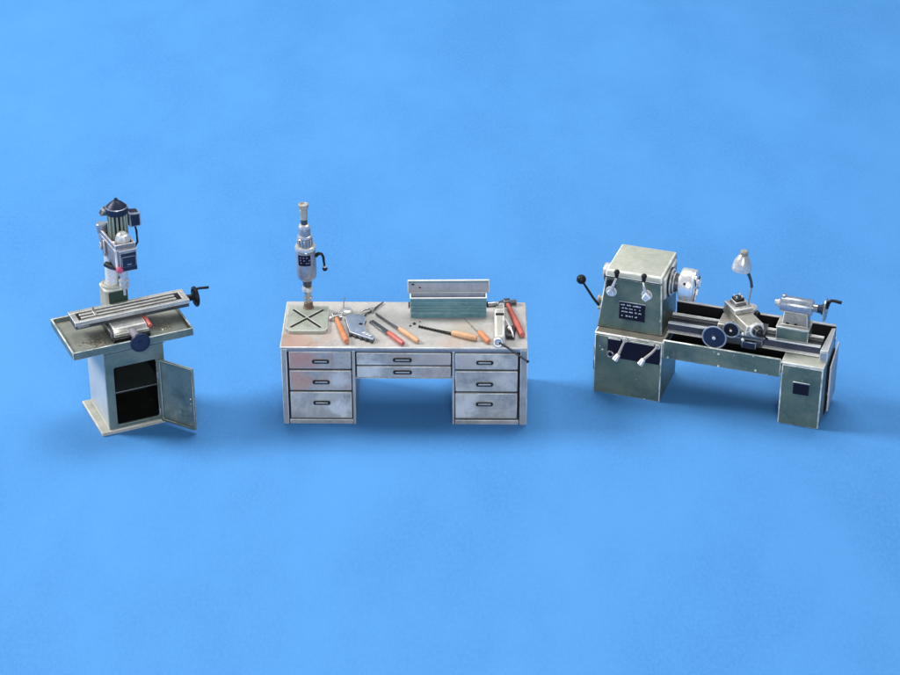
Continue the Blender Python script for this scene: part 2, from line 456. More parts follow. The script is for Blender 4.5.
def drawer(x0, x1, z0, z1, mat, hx, hz, hw=0.155):
    b = MB()
    b.box(x0 + 0.004, x1 - 0.004, 0.004, 0.033, z0 + 0.002, z1 - 0.002, 0.006)
    d = b.build('drawer', mat, desk)
    h = MB()
    h.prism(rrect(-hw / 2, hw / 2, -0.021, 0.021, 0.018), 0, 0.010, 0.003, mat=FRONT(hx, 0.003, hz),
            hole=rrect(-hw / 2 + 0.014, hw / 2 - 0.014, -0.010, 0.010, 0.008))
    h.box(hx - hw / 2 + 0.01, hx + hw / 2 - 0.01, 0.0005, 0.0034, hz - 0.012, hz + 0.012, 0)
    hh = h.build('handle', M['black'], d)
    k = MB()
    k.box(hx - hw / 2 + 0.022, hx + hw / 2 - 0.022, -0.009, 0.0004, hz - 0.006, hz + 0.007, 0.003)
    k.build('grip_bar', M['steel'], d)
    return d

# drawer cases: side walls, base and frame round the drawers (dark inside)
def pedestal(x0, x1, lx0, lx1, inner):
    p = MB()
    p.box(x0, x1, 0.0345, 0.055, 0.02, 0.764, 0)
    p.build('drawer_case', M['gap'], desk)
    p = MB()
    p.box(lx0, lx1, -0.001, DD - 0.02, 0, 0.7775, 0.006)           # outer side panel with its front strip
    p.build('side_panel', M['desk'], desk)
    p = MB()
    p.box(inner[0], inner[1], 0.002, DD - 0.03, 0, 0.763, 0.004)   # panel beside the knee hole
    p.build('inner_panel', M['desk'], desk)
    p = MB()
    p.box(x0, x1, 0.006, 0.05, 0.0, 0.045, 0.005)                  # plinth rail
    p.build('base_rail', M['desk'], desk)
    p = MB()
    p.box(x0, x1, DD - 0.05, DD - 0.032, 0.0, 0.763, 0.003)
    p.build('back_panel', M['desk'], desk)

pedestal(0.066, 0.636, 0.008, 0.058, (0.640, 0.664))
pedestal(1.560, 2.128, 2.138, 2.204, (1.533, 1.551))
for (z0, z1, hz, m) in ((0.572, 0.750, 0.652, 'drawer_rust'), (0.350, 0.556, 0.440, 'drawer_rust'), (0.060, 0.334, 0.225, 'drawer')):
    drawer(0.074, 0.632, z0, z1, M[m], 0.359, hz)
for (z0, z1, hz) in ((0.572, 0.738, 0.648), (0.344, 0.556, 0.424), (0.064, 0.328, 0.218)):
    drawer(1.556, 2.118, z0, z1, M['drawer'], 1.822, hz)
for (z0, z1, hz) in ((0.614, 0.740, 0.672), (0.486, 0.602, 0.546)):
    drawer(0.676, 1.522, z0, z1, M['drawer'], 1.088, hz, 0.17)
p = MB()
p.box(0.6645, 1.5325, 0.035, 0.06, 0.486, 0.762, 0)
p.box(0.6645, 1.5325, 0.0605, 0.35, 0.500, 0.515, 0)
p.build('drawer_case', M['gap'], desk)
p = MB()
p.box(0.6645, 1.5325, 0.008, 0.034, 0.474, 0.484, 0.003)
p.build('lower_rail', M['desk'], desk)
p = MB()
p.box(0.0585, 2.1375, 0.004, 0.034, 0.752, 0.7775, 0.002)
p.build('upper_rail', M['rail'], desk)

# things lying on the desk are placed in the desk's own coordinates
DM = Matrix.Translation((-1.51196, -1.60339, 0)) @ Matrix.Rotation(-0.010167, 4, 'Z')
def on_desk(name, label, cat, x, y, rz=0.0, group=None, z=DH):
    p = DM @ Vector((x, y, z + 0.0005))
    return thing(name, label, cat, p, rz - 0.010167, group)

# ---- drill stand
o = on_desk('drill_press', 'white bench drill standing on a square green-grey plate with a cross cut into it', 'drill press', 0.213, 0.475)
b = MB()
b.prism([(-0.185, -0.175), (-0.150, -0.228), (-0.13, -0.236), (0.150, -0.236), (0.180, -0.222), (0.195, -0.185), (0.186, 0.215), (0.172, 0.232), (-0.172, 0.232), (-0.186, 0.218)], 0, 0.034, 0.006, 2)
base = b.build('base_plate', M['plate'], o)
for s in (1, -1):
    mt = Matrix.Translation((0.0, -0.01, 0)) @ Matrix.Rotation(R(50 if s > 0 else -51), 4, 'Z')
    k = MB()
    k.box(-0.215, 0.215, -0.013, 0.010, 0.0335, 0.0352 + 0.0004 * s, 0, mat=mt)
    k.build('slot', M['pit'], base)
    k = MB()
    k.box(-0.215, 0.215, 0.0105 if s < 0 else 0.011, 0.021, 0.0335, 0.0365 + 0.0004 * s, 0.001, mat=mt)
    k.build('highlight_bar', M['slot_highlight'], base)  # pale bar paints in the highlight beside the slot
c = MB()
c.rev((0, 0.20, 0.034), (0, 0, 1), [(0.050, 0), (0.046, 0.01), (0.041, 0.014), (0.041, 0.052), (0.034, 0.060)], 24)
c.build('collar', M['rust'], o)
tilt = Matrix.Translation((0, 0.20, 0.09)) @ Matrix.Rotation(R(-0.9), 4, 'Y') @ Matrix.Translation((0, 0, -0.89))
def dv(prof, name, mat, n=28):
    q = MB()
    q.rev((0, 0, 0), (0, 0, 1), prof, n, mat=tilt)
    return q.build(name, mat, o)
dv([(0.031, 0.88), (0.031, 0.925), (0.038, 0.93), (0.038, 0.945), (0.028, 0.95), (0.028, 0.985), (0.037, 0.99), (0.037, 1.005), (0.030, 1.01)], 'spindle', M['steel'])
dv([(0.030, 1.005), (0.050, 1.012), (0.053, 1.03), (0.047, 1.048), (0.030, 1.055)], 'chuck_ring', M['white'])
dv([(0.033, 1.05), (0.040, 1.075), (0.044, 1.12), (0.058, 1.126), (0.066, 1.14)], 'nose', M['dark_steel'])
body = dv([(0.064, 1.130), (0.083, 1.150), (0.090, 1.18), (0.092, 1.30), (0.090, 1.425), (0.086, 1.432)], 'body', M['pale_blue'], 36)
dv([(0.086, 1.430), (0.095, 1.436), (0.097, 1.452), (0.094, 1.466), (0.080, 1.470), (0.072, 1.474)], 'upper_ring', M['white'], 36)
q = MB()
q.rev((0, 0, 0), (0, 0, 1), [(0.066, 1.470), (0.066, 1.545), (0.060, 1.550)], 28, mat=tilt)
for k in range(14):
    a = 2 * math.pi * k / 14
    q.box(-0.006, 0.006, -0.008, 0.006, 1.476, 1.542, 0.002, mat=tilt @ Matrix.Rotation(a, 4, 'Z') @ Matrix.Translation((0, -0.066, 0)))
q.build('vent_housing', M['steel'], o)
dv([(0.060, 1.548), (0.066, 1.553), (0.064, 1.572), (0.054, 1.578)], 'lower_cap_ring', M['white'])
dv([(0.053, 1.576), (0.053, 1.628), (0.048, 1.640)], 'neck', M['blue_steel'])
dv([(0.046, 1.638), (0.054, 1.648), (0.050, 1.672), (0.034, 1.684)], 'shoulder', M['white'])
dv([(0.030, 1.682), (0.030, 1.726), (0.029, 1.735)], 'valve', M['dark_steel'])
dv([(0.033, 1.732), (0.036, 1.80), (0.038, 1.83), (0.030, 1.838)], 'hose_stub', M['ivory'])
dv([(0.030, 1.836), (0.044, 1.842), (0.048, 1.858), (0.046, 1.880), (0.030, 1.886), (0.024, 1.880), (0.024, 1.874)], 'hose_cap', M['ivory'])
q = MB()
RC = 0.094
bmq = bmesh.new()
vv = []
for i in range(9):
    a = R(-90 - 36 + 72 * i / 8 - 6)
    vv.append([bmq.verts.new((r * math.cos(a), r * math.sin(a), z)) for r, z in ((RC + 0.002, 1.305), (RC + 0.002, 1.408), (RC - 0.008, 1.408), (RC - 0.008, 1.305))])
for A, B in zip(vv, vv[1:]):
    for j in range(4):
        bmq.faces.new((A[j], B[j], B[(j + 1) % 4], A[(j + 1) % 4]))
bmq.faces.new(vv[0]); bmq.faces.new(vv[-1][::-1])
q._merge(bmq, tilt)
plate = q.build('name_plate', M['navy_plate'], o)
q = MB()
for col_, a in ((0, -114), (1, -96), (2, -80), (3, -68)):
    for row in range(3):
        if (col_ + row) % 4 == 3:
            continue
        a2 = R(a + random.uniform(-3, 3))
        z = 1.388 - row * 0.027
        q.box(-0.007, 0.007, -0.0012, 0.001, z - 0.006, z + 0.005, 0, mat=tilt @ Matrix.Rotation(a2 + R(90), 4, 'Z') @ Matrix.Translation((0, -RC - 0.0025, 0)))
q.build('lettering', M['dim_mark'], plate)
q = MB()
q.tube([(0.082, 0.18, 0.575), (0.112, 0.175, 0.60), (0.138, 0.17, 0.598), (0.152, 0.165, 0.57), (0.156, 0.163, 0.52), (0.163, 0.16, 0.475)], [0.020, 0.017, 0.013, 0.012, 0.011, 0.010])
lev = q.build('feed_lever', M['black'], o)
q = MB()
q.ball((0.164, 0.160, 0.455), 0.024)
q.build('knob', M['black'], lev)
q = MB()
q.cyl((0.163, 0.16, 0.484), (0.1635, 0.16, 0.471), 0.018, 0.020)
q.build('ferrule', M['white'], lev)

# ---- teal toolbox
o = on_desk('toolbox', 'open teal ribbed metal toolbox with pale lid lining at the back of the desk', 'toolbox', 1.147, 0.552, 0.022)
TW, TD, TH = 0.690, 0.115, 0.196
b = MB()
b.box(0, TW, 0, 0.008, 0, TH, 0.002)
b.box(0, TW, TD - 0.008, TD, 0, TH, 0.002)
b.box(0, 0.008, 0.008, TD - 0.008, 0, TH, 0.002)
b.box(TW - 0.008, TW, 0.008, TD - 0.008, 0, TH, 0.002)
b.box(0.008, TW - 0.008, 0.008, TD - 0.008, 0.0, 0.01, 0)
for z, h, d in ((0.050, 0.011, 0.008), (0.084, 0.009, 0.011), (0.102, 0.015, 0.009), (0.138, 0.018, 0.005)):
    b.box(0.004, TW - 0.004, -d, 0.001, z, z + h, 0.003)
b.box(0.002, TW - 0.002, -0.007, 0.001, 0.0, 0.046, 0.004)
b.build('body', M['teal'], o)
b = MB()
b.prism(rrect(-0.004, TW + 0.004, -0.006, TD - 0.004, 0.006), TH, TH + 0.007, 0.002, hole=rrect(0.006, TW - 0.006, 0.008, TD - 0.008, 0.004))
b.build('rim', M['box_edge'], o)
b = MB()
b.box(0.009, TW - 0.009, TD - 0.014, TD - 0.0085, 0.0105, TH - 0.001, 0)
b.box(0.009, TW - 0.009, 0.0085, TD - 0.0145, 0.0105, 0.15, 0)
b.build('lining', M['box_in'], o)
lt = Matrix.Translation((0, TD - 0.002, TH + 0.008)) @ Matrix.Rotation(R(-16), 4, 'X')
b = MB()
b.box(-0.016, TW + 0.020, 0.014, 0.020, -0.014, 0.102, 0, mat=lt)
lid = b.build('lid', M['box_in'], o)
b = MB()
b.box(-0.024, TW + 0.028, -0.022, 0.022, 0.1025, 0.110, 0.002, mat=lt)
b.box(-0.024, -0.0165, -0.022, 0.022, -0.004, 0.102, 0.002, mat=lt)
b.box(TW + 0.0205, TW + 0.028, -0.022, 0.022, -0.004, 0.102, 0.002, mat=lt)
b.build('lid_rim', M['box_edge'], lid)
b = MB()
b.box(-0.016, TW + 0.020, 0.0115, 0.0138, 0.080, 0.102, 0, mat=lt)
b.build('lid_shade_strip', M['teal'], lid)  # dark strip stands in for the shadow under the lid's top rim
for x, z, w in ((0.012, 0.060, 0.024), (0.078, 0.030, 0.018)):
    b = MB()
    b.box(x, x + w, 0.0105, 0.0138, z, z + 0.013, 0, mat=lt)
    b.build('lid_rivet', M['pit'], lid)
for x in (-0.018, TW + 0.004):
    b = MB()
    b.box(x, x + 0.014, 0.035, 0.075, 0.085, 0.125, 0.004)
    b.tube([(x + 0.007, 0.04, 0.10), (x + 0.007, 0.012, 0.094), (x + 0.007, 0.012, 0.13)], 0.005)
    b.build('side_handle', M['black'], o)

# ---- hammers
def hammer(name, label, x, y, ang, L, mat, headx, rad0):
    o = on_desk(name, label, 'hammer', x, y, ang)
    rad = rad0 * 0.86
    h = MB()
    h.tube([(0, 0.02, 0.026), (0, -0.06, 0.025), (0, -L * 0.45, 0.030), (0, -L * 0.8, 0.031), (0, -L, 0.029)], [rad * 0.7, rad * 0.75, rad, rad * 1.1, rad * 0.95], 12)
    h.build('handle', mat, o)
    k = MB()
    k.box(-0.032, 0.032, -0.031, 0.031, 0.0, 0.058, 0.005)
    k.cyl((0.026, 0, 0.027), (headx, 0, 0.027), 0.020, 0.026, 16, 0.004)
    k.hull([(-0.026, -0.020, 0.004), (-0.026, 0.020, 0.004), (-0.026, 0.020, 0.05), (-0.026, -0.020, 0.05),
            (-headx, -0.022, 0.024), (-headx, 0.022, 0.024), (-headx, 0.022, 0.032), (-headx, -0.022, 0.032)], 0.003)
    k.build('head', M['dark_steel'] if mat is M['red'] else M['steel'], o)
    return o
hammer('hammer', 'small hammer with an orange wooden handle beside the drill plate', 0.470, 0.510, R(15), 0.475, M['orange_wood'], 0.058, 0.031)
hammer('hammer', 'hammer with a red handle and black head at the desk edge by the power drill', 2.026, 0.800, R(12), 0.63, M['red'], 0.088, 0.030)

# ---- white oil can lid with wire
o = on_desk('oil_can', 'low white oval oil can with a thin wire spout behind the orange hammer', 'oil can', 0.560, 0.640)
b = MB()
b.rev((0, 0, 0), (0, 0, 1), [(0.045, 0), (0.058, 0.006), (0.060, 0.022), (0.050, 0.032), (0.022, 0.038), (0, 0.039)], 28)
b.build('body', M['white'], o)
b = MB()
b.tube([(-0.022, 0.02, 0.030), (-0.026, 0.03, 0.06), (-0.022, 0.035, 0.09), (-0.012, 0.05, 0.135)], 0.0055)
b.build('spout', M['steel'], o)

# ---- angular blue-grey tool
o = on_desk('hand_tool', 'flat angular blue-grey steel tool with a dark hole and a black toothed underside', 'hand tool', 0.690, 0.330)
P_ = [(-0.140, 0.190), (-0.080, 0.235), (0.030, 0.215), (0.062, 0.160), (0.045, 0.040), (0.070, -0.095), (0.155, -0.195), (0.140, -0.255), (0.055, -0.205), (-0.080, -0.115), (-0.112, 0.030)]
b = MB()
P_ = [(x * 0.97, y * 0.97) for x, y in P_]
b.prism(P_, 0.018, 0.038, 0.004)
b.build('body', M['blue_steel'], o)
b = MB()
b.prism([(x * 0.98, y * 0.98 - 0.010) for x, y in P_], 0.0, 0.0175, 0.003)
for k in range(5):
    u = k / 4
    b.box(-0.012, 0.012, -0.014, 0.008, 0.004, 0.024, 0.003, mat=Matrix.Translation((-0.068 + 0.194 * u, -0.131 - 0.120 * u, 0)) @ Matrix.Rotation(R(-30), 4, 'Z'))
b.build('jaw', M['black'], o)
b = MB()
b.cyl((0.015, 0.03, 0.030), (0.015, 0.03, 0.0392), 0.019, None, 18)
b.build('pivot_hole', M['pit'], o)
b = MB()
for u in (0.15, 0.5, 0.85):
    b.box(-0.014, 0.014, -0.016, 0.016, 0.0382, 0.048, 0.004, mat=Matrix.Translation((0.042 + 0.078 * u, -0.130 - 0.070 * u, 0)) @ Matrix.Rotation(R(-38), 4, 'Z'))
b.build('grip_studs', M['white'], o)

# ---- slender tools lying about: each tapered bar with its handle
def slender(name, label, cat, a, b_, c_, rb, rh, mb, mh, part, flat=False, twist=False):
    a, b_, c_ = Vector(a), Vector(b_), Vector(c_)
    d = (c_ - a)
    ang = math.atan2(d.y, d.x)
    o = on_desk(name, label, cat, a.x, a.y, ang)
    L1, L2 = (b_ - a).length, (c_ - a).length
    m = MB()
    if flat:
        m.hull([(0, -rb * 0.8, 0.006), (L1, -rb, 0.010), (L1, rb, 0.010), (0, rb * 0.8, 0.006), (0, -rb * 0.8, 0.018), (L1, -rb, 0.026), (L1, rb, 0.026), (0, rb * 0.8, 0.018)], 0.003)
        m.box(0.0, L1 * 0.2, -rb * 0.85, rb * 0.85, 0, 0.012, 0.002)
    elif twist:
        N = 60
        for ph in (0, math.pi):
            pts = []
            for i in range(N + 1):
                u = i / N
                w = 2 * math.pi * 6 * u + ph
                pts.append((L1 * u, rb * math.cos(w), rb + 0.004 + rb * math.sin(w)))
            m.tube(pts, 0.0055, 6)
        m.tube([(0, 0, rb + 0.004), (L1 + 0.02, 0, rh)], 0.004, 6)
    else:
        m.tube([(0, 0, rb), (L1 * 0.7, 0, rb), (L1 + 0.03, 0, rh)], [rb * 0.7, rb, rb], 8)
    m.build(part, mb, o)
    m = MB()
    N = 7
    pr = [(0.62, 0.0), (0.86, 0.06), (0.98, 0.3), (1.0, 0.6), (0.96, 0.86), (0.70, 0.98), (0.0, 1.0)]
    m.rev((L1, 0, rh), (1, 0, 0), [(rh * r, (L2 - L1) * h) for r, h in pr], 16)
    m.build('handle', mh, o)
    return o
slender('file', 'flat dark steel file with a red handle pointing at the drawers', 'file', (0.795, 0.465, 0), (0.965, 0.235, 0), (1.098, 0.020, 0), 0.028, 0.025, M['dark_steel'], M['red'], 'blade', flat=True)
slender('chisel', 'long thin steel chisel with a tan wooden handle next to the red-handled file', 'chisel', (0.832, 0.600, 0), (1.045, 0.300, 0), (1.232, 0.062, 0), 0.012, 0.025, M['dark_steel'], M['tan_wood'], 'blade')
slender('auger', 'twisted black auger bit with a pale tan wooden handle below the toolbox', 'auger', (1.226, 0.372, 0), (1.515, 0.205, 0), (1.752, 0.118, 0), 0.007, 0.028, M['black'], M['tan_wood'], 'bit', twist=True)
slender('awl', 'small awl with an orange handle and a fine needle beside the power drill', 'awl', (1.638, 0.530, 0), (1.765, 0.240, 0), (1.858, 0.060, 0), 0.005, 0.028, M['steel'], M['orange_wood'], 'needle')
o = on_desk('pliers', 'thin grey pliers with open jaws lying behind the chisel', 'pliers', 0.800, 0.660)
m = MB()
m.tube([(0, 0, 0.014), (0.045, 0.085, 0.014), (0.09, 0.16, 0.014)], [0.011, 0.008, 0.006], 8)
m.tube([(-0.004, -0.004, 0.014), (-0.050, -0.050, 0.013), (-0.078, -0.120, 0.012), (-0.080, -0.195, 0.010), (-0.066, -0.250, 0.010)], [0.011, 0.009, 0.008, 0.008, 0.006], 8)
m.build('upper_arm', M['dark_steel'], o)
m = MB()
m.tube([(0.002, 0.0, 0.026), (-0.030, 0.010, 0.026), (-0.075, -0.012, 0.024), (-0.105, -0.045, 0.022)], [0.010, 0.010, 0.008, 0.006], 8)
m.build('lower_arm', M['steel'], o)
m = MB()
m.cyl((-0.004, -0.008, 0.0), (-0.004, -0.008, 0.040), 0.017, None, 12, 0.003)
m.build('pivot', M['steel'], o)
o = on_desk('drift_pin', 'short thick grey steel pin between the toolbox and the red hammer head', 'drift pin', 1.850, 0.775, R(10))
m = MB()
m.rev((0, 0, 0.021), (1, 0, 0), [(0.016, 0), (0.021, 0.006), (0.021, 0.07), (0.017, 0.085), (0.017, 0.10)], 16)
m.build('shank', M['steel'], o)
m = MB()
m.rev((-0.018, 0, 0.021), (1, 0, 0), [(0.018, 0), (0.021, 0.004), (0.021, 0.018)], 16)
m.build('tip', M['black'], o)

def hexnut(label, x, y, r, mat, ang=0.0):
    m = MB()
    N = 6
    outer = [(r * math.cos(R(60 * k)), r * math.sin(R(60 * k))) for k in range(6)]
    hole = [(r * 0.45 * math.cos(R(45 * k)), r * 0.45 * math.sin(R(45 * k))) for k in range(8)]
    m.prism(outer, 0, r * 0.8, 0.002, hole=hole)
    o = m.build('hex_nut', mat)
    o.location = DM @ Vector((x, y, DH + 0.0005))
    o.rotation_euler = (0, 0, ang)
    tag(o, label, 'nut', 'loose nuts on the desk')
hexnut('bright steel nut tucked against the pliers', 0.742, 0.600, 0.016, M['steel'])
hexnut('pale steel nut resting against the chisel shaft', 1.034, 0.360, 0.021, M['white'], 0.4)
hexnut('black nut in front of the toolbox corner nearest the auger tip', 1.185, 0.430, 0.015, M['black'], 0.2)
hexnut('tiny black nut between the chisel handle and the auger tip', 1.150, 0.392, 0.011, M['black'], 0.7)
hexnut('smallest grey nut close under the toolbox front', 1.232, 0.470, 0.009, M['dark_steel'], 0.1)

# ---- power drill
o = on_desk('power_drill', 'long ivory power drill lying with its black bit over the desk edge', 'power drill', 1.955, 0.38)
b = MB()
b.hull([(-0.052, -0.34, 0.004), (0.046, -0.34, 0.004), (0.056, 0.16, 0.004), (-0.050, 0.16, 0.004),
        (-0.046, -0.34, 0.098), (0.042, -0.34, 0.098), (0.050, 0.16, 0.105), (-0.046, 0.16, 0.105)], 0.020, 3)
b.hull([(-0.050, 0.155, 0.006), (0.056, 0.155, 0.006), (0.050, 0.36, 0.012), (0.000, 0.36, 0.012),
        (-0.044, 0.155, 0.103), (0.048, 0.155, 0.103), (0.044, 0.36, 0.06), (0.008, 0.36, 0.06)], 0.014, 3)
b.build('casing', M['ivory'], o)
b = MB()
b.box(-0.036, 0.038, 0.035, 0.075, 0.098, 0.1075, 0.003)
b.build('switch_slot', M['pit'], o)
b = MB()
b.box(-0.028, 0.030, 0.19, 0.212, 0.088, 0.106, 0.003)
b.build('vent_strip', M['cast'], o)
b = MB()
b.hull([(0.055, -0.235, 0.0), (0.135, -0.235, 0.0), (0.150, -0.03, 0.0), (0.055, -0.05, 0.0),
        (0.055, -0.225, 0.055), (0.125, -0.225, 0.045), (0.135, -0.04, 0.045), (0.055, -0.06, 0.055)], 0.010, 2)
b.build('grip', M['black'], o)
b = MB()
b.tube([(0.050, 0.03, 0.075), (0.068, -0.04, 0.082), (0.088, -0.12, 0.080), (0.112, -0.20, 0.062), (0.122, -0.235, 0.03)], 0.009)
b.ball((0.090, -0.130, 0.062), 0.024)
b.build('trigger', M['white'], o)
b = MB()
b.torus((-0.016, -0.372, 0.052), (0, -1, 0.35), 0.036, 0.012)
b.cyl((-0.016, -0.335, 0.050), (-0.016, -0.372, 0.050), 0.030, 0.022)
ch = b.build('chuck', M['white'], o)
b = MB()
b.tube([(-0.010, -0.360, 0.045), (0.06, -0.435, 0.040), (0.145, -0.53, 0.025), (0.240, -0.632, 0.008)], [0.010, 0.009, 0.009, 0.009])
b.ball((0.240, -0.632, 0.008), 0.014)
b.build('bit', M['black'], o)

# ================================================================== MILLING MACHINE
mill = thing('milling_machine', 'green-grey milling machine on a cabinet with its door hanging open', 'milling machine',
             (-3.11614, -1.82438, 0), 0.43367)
b = MB()
b.box(0, 0.70, 0, 0.622, 0, 0.038, 0.007, 2)
b.build('base_plate', M['plinth'], mill)
b = MB()
x0, x1, y0, y1 = 0.080, 0.628, 0.018, 0.60
b.prism(rrect(x0, x1, 0.038, 0.824, 0.004, 2), 0, 0.022, 0.003, mat=FRONT(0, y0 + 0.022, 0), hole=rrect(0.157, 0.552, 0.070, 0.662, 0.022, 4))
b.box(x1 - 0.02, x1, y0 + 0.0225, y1, 0.038, 0.824, 0.002)
b.box(x0 + 0.0205, x1 - 0.0205, y1 - 0.02, y1, 0.038, 0.824, 0)
cab = b.build('cabinet', M['mill'], mill)
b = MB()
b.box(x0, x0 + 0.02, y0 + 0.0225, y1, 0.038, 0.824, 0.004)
b.build('side_panel', paint('lit_side_paint', (0.50, 0.52, 0.52), (0.40, 0.43, 0.43), (0.85, 0.85, 0.82), 0.9, rough=0.34, patch=(0.60, 0.61, 0.60), patch_amt=0.6, patch_scale=2.0, seed=45), cab)  # paler than the cabinet: gloss on the left side put into colour
b = MB()
b.box(x0 + 0.0205, x0 + 0.026, y0 + 0.023, y1 - 0.021, 0.040, 0.82, 0)
b.box(x1 - 0.026, x1 - 0.0205, y0 + 0.023, y1 - 0.021, 0.040, 0.82, 0)
b.box(x0 + 0.0265, x1 - 0.0265, y1 - 0.028, y1 - 0.021, 0.040, 0.82, 0)
b.box(x0 + 0.0265, x1 - 0.0265, y0 + 0.03, y1 - 0.029, 0.040, 0.052, 0)
b.build('interior', M['inside'], cab)
b = MB()
b.box(x0 + 0.03, x1 - 0.03, y0 + 0.03, y1 - 0.03, 0.378, 0.390, 0.002)
b.build('shelf', M['shelf'], cab)
b = MB()
b.box(x0 - 0.006, x0 + 0.004, 0.03, y1 - 0.01, 0.0385, 0.050, 0.003)
b.build('foot_bead', M['plinth'], cab)

# open door, hinged on the cabinet front
DMt = frame_of((0.574, 0.002, 0.036), (0.590, -0.808, 0), (0, 0, 1))
b = MB()
L, H = 0.372, 0.632
b.prism(rrect(0, L, 0, H, 0.014, 3), -0.004, 0.004, 0.002, mat=DMt)
door = b.build('door', M['door_in'], mill)
b = MB()
b.prism(rrect(0, L, 0, H, 0.016, 3), 0.0045, 0.026, 0.003, mat=DMt, hole=rrect(0.024, L - 0.022, 0.026, H - 0.026, 0.012, 3))
b.build('door_frame', M['mill'], door)
b = MB()
b.ball((0, 0, 0), 0.010, mat=DMt @ Matrix.Translation((L - 0.045, 0.31, 0.006)))
b.build('latch', M['white'], door)
b = MB()
b.ball((0, 0, 0), 0.008, mat=DMt @ Matrix.Translation((L - 0.043, 0.26, 0.006)))
b.build('lock', M['white'], door)
for z in (0.12, 0.50):
    b = MB()
    b.cyl((0.562, 0.006, z - 0.035), (0.562, 0.006, z + 0.035), 0.009, None, 10, 0.001)
    b.box(0.548, 0.562, 0.008, 0.0175, z - 0.03, z + 0.03, 0.001)
    b.build('hinge', M['steel'], door)

# chip tray
TX0, TX1, TY0, TY1 = -0.198, 0.914, 0.0, 0.70
b = MB()
b.prism([(TX0, TY0), (TX1, TY0), (TX1, TY1), (TX0, TY1)], 0.826, 0.906, 0.0065, 1,
        hole=[(TX0 + 0.016, TY0 + 0.016), (TX1 - 0.016, TY0 + 0.016), (TX1 - 0.016, TY1 - 0.016), (TX0 + 0.016, TY1 - 0.016)])
tray = b.build('chip_tray', M['mill'], mill)
b = MB()
b.box(TX0 + 0.0165, TX1 - 0.0165, TY0 + 0.0165, TY1 - 0.0165, 0.828, 0.860, 0)
b.build('tray_floor', M['tray_in'], tray)

b = MB()
b.box(0.074, 0.634, 0.012, 0.606, 0.8165, 0.8255, 0)
b.build('tray_dark_seam', M['pit'], tray)  # dark strip added to deepen the seam below the tray

# saddle and cross slide
b = MB()
b.box(0.200, 0.545, 0.095, 0.50, 0.860, 0.900, 0.006)
b.build('saddle_base', M['black'], mill)
b = MB()
b.hull([(0.215, 0.120, 0.900), (0.535, 0.120, 0.900), (0.535, 0.47, 0.900), (0.215, 0.47, 0.900),
        (0.225, 0.150, 0.974), (0.525, 0.150, 0.974), (0.525, 0.45, 0.974), (0.225, 0.45, 0.974)], 0.008, 2)
b.box(0.215, 0.535, 0.105, 0.119, 0.905, 0.940, 0.004)
b.build('saddle', M['slide'], mill)
b = MB()
b.box(0.185, 0.208, 0.10, 0.49, 0.901, 0.965, 0.006)
b.build('gib_strip', M['dark_steel'], mill)
b = MB()
b.cyl((0.545, 0.30, 0.965), (0.560, 0.14, 0.935), 0.021, None, 12, 0.004)
b.build('stop_bar', M['red'], mill)
b = MB()
b.cyl((0.386, -0.09, 0.932), (0.386, 0.12, 0.932), 0.035, None, 18, 0.004)
b.cyl((0.386, -0.095, 0.932), (0.386, -0.060, 0.932), 0.055, 0.055, 24, 0.004)
b.build('feed_shaft', M['head'], mill)
b = MB()
b.rev((0.386, -0.090, 0.932), (0, -1, 0), [(0.070, 0), (0.088, 0.004), (0.092, 0.016), (0.088, 0.028), (0.078, 0.031), (0.072, 0.024), (0.020, 0.024), (0.016, 0.034), (0, 0.036)], 36)
b.build('feed_wheel', M['navy'], mill)

# long slide table with its grooves
SX0, SX1, SY0, SY1, SZ0, SZ1 = -0.085, 0.972, 0.262, 0.478, 0.976, 1.048
b = MB()
b.box(SX0, SX1, SY0 + 0.004, SY1, SZ0, SZ1 - 0.012, 0.004)
b.build('slide_base', M['dark_steel'], mill)
b = MB()
b.box(SX0 - 0.004, SX1 + 0.003, SY0 - 0.005, SY0 + 0.0035, SZ1 - 0.034, SZ1 + 0.006, 0.003)
b.box(SX0 - 0.004, SX1 + 0.003, SY0 + 0.0036, SY0 + 0.036, SZ1 - 0.0115, SZ1 + 0.0055, 0.003)
b.box(SX0 - 0.004, SX1 + 0.003, SY1 - 0.040, SY1 + 0.005, SZ1 - 0.0115, SZ1 + 0.006, 0.003)
for y in (0.326, 0.382):
    b.box(SX0 + 0.075, SX1 - 0.10, y, y + 0.026, SZ1 - 0.0115, SZ1 + 0.006, 0.003)
b.box(SX0 - 0.003, SX0 + 0.045, SY0 + 0.0365, SY1 - 0.0405, SZ1 - 0.0115, SZ1 + 0.004, 0.003)
b.box(SX1 - 0.050, SX1 + 0.002, SY0 + 0.0365, SY1 - 0.0405, SZ1 - 0.0115, SZ1 + 0.004, 0.003)
tbl = b.build('slide_table', M['slide'], mill)
b = MB()
b.box(SX0 + 0.05, SX1 - 0.055, SY0 + 0.037, SY1 - 0.041, SZ1 - 0.0118, SZ1 - 0.006, 0)
b.build('table_grooves', M['pit'], tbl)
b = MB()
b.box(0.108, 0.135, 0.310, 0.405, SZ1 + 0.0062, SZ1 + 0.022, 0.004)
b.cyl((0.120, 0.39, SZ1 + 0.02), (0.120, 0.39, SZ1 + 0.062), 0.010, 0.007, 10)
b.build('table_clamp', M['cast'], tbl)
b = MB()
b.box(SX0 + 0.020, SX0 + 0.12, SY0 - 0.0075, SY0 - 0.0005, SZ0 + 0.018, SZ0 + 0.046, 0.002)
b.build('scale_stop', M['steel'], tbl)
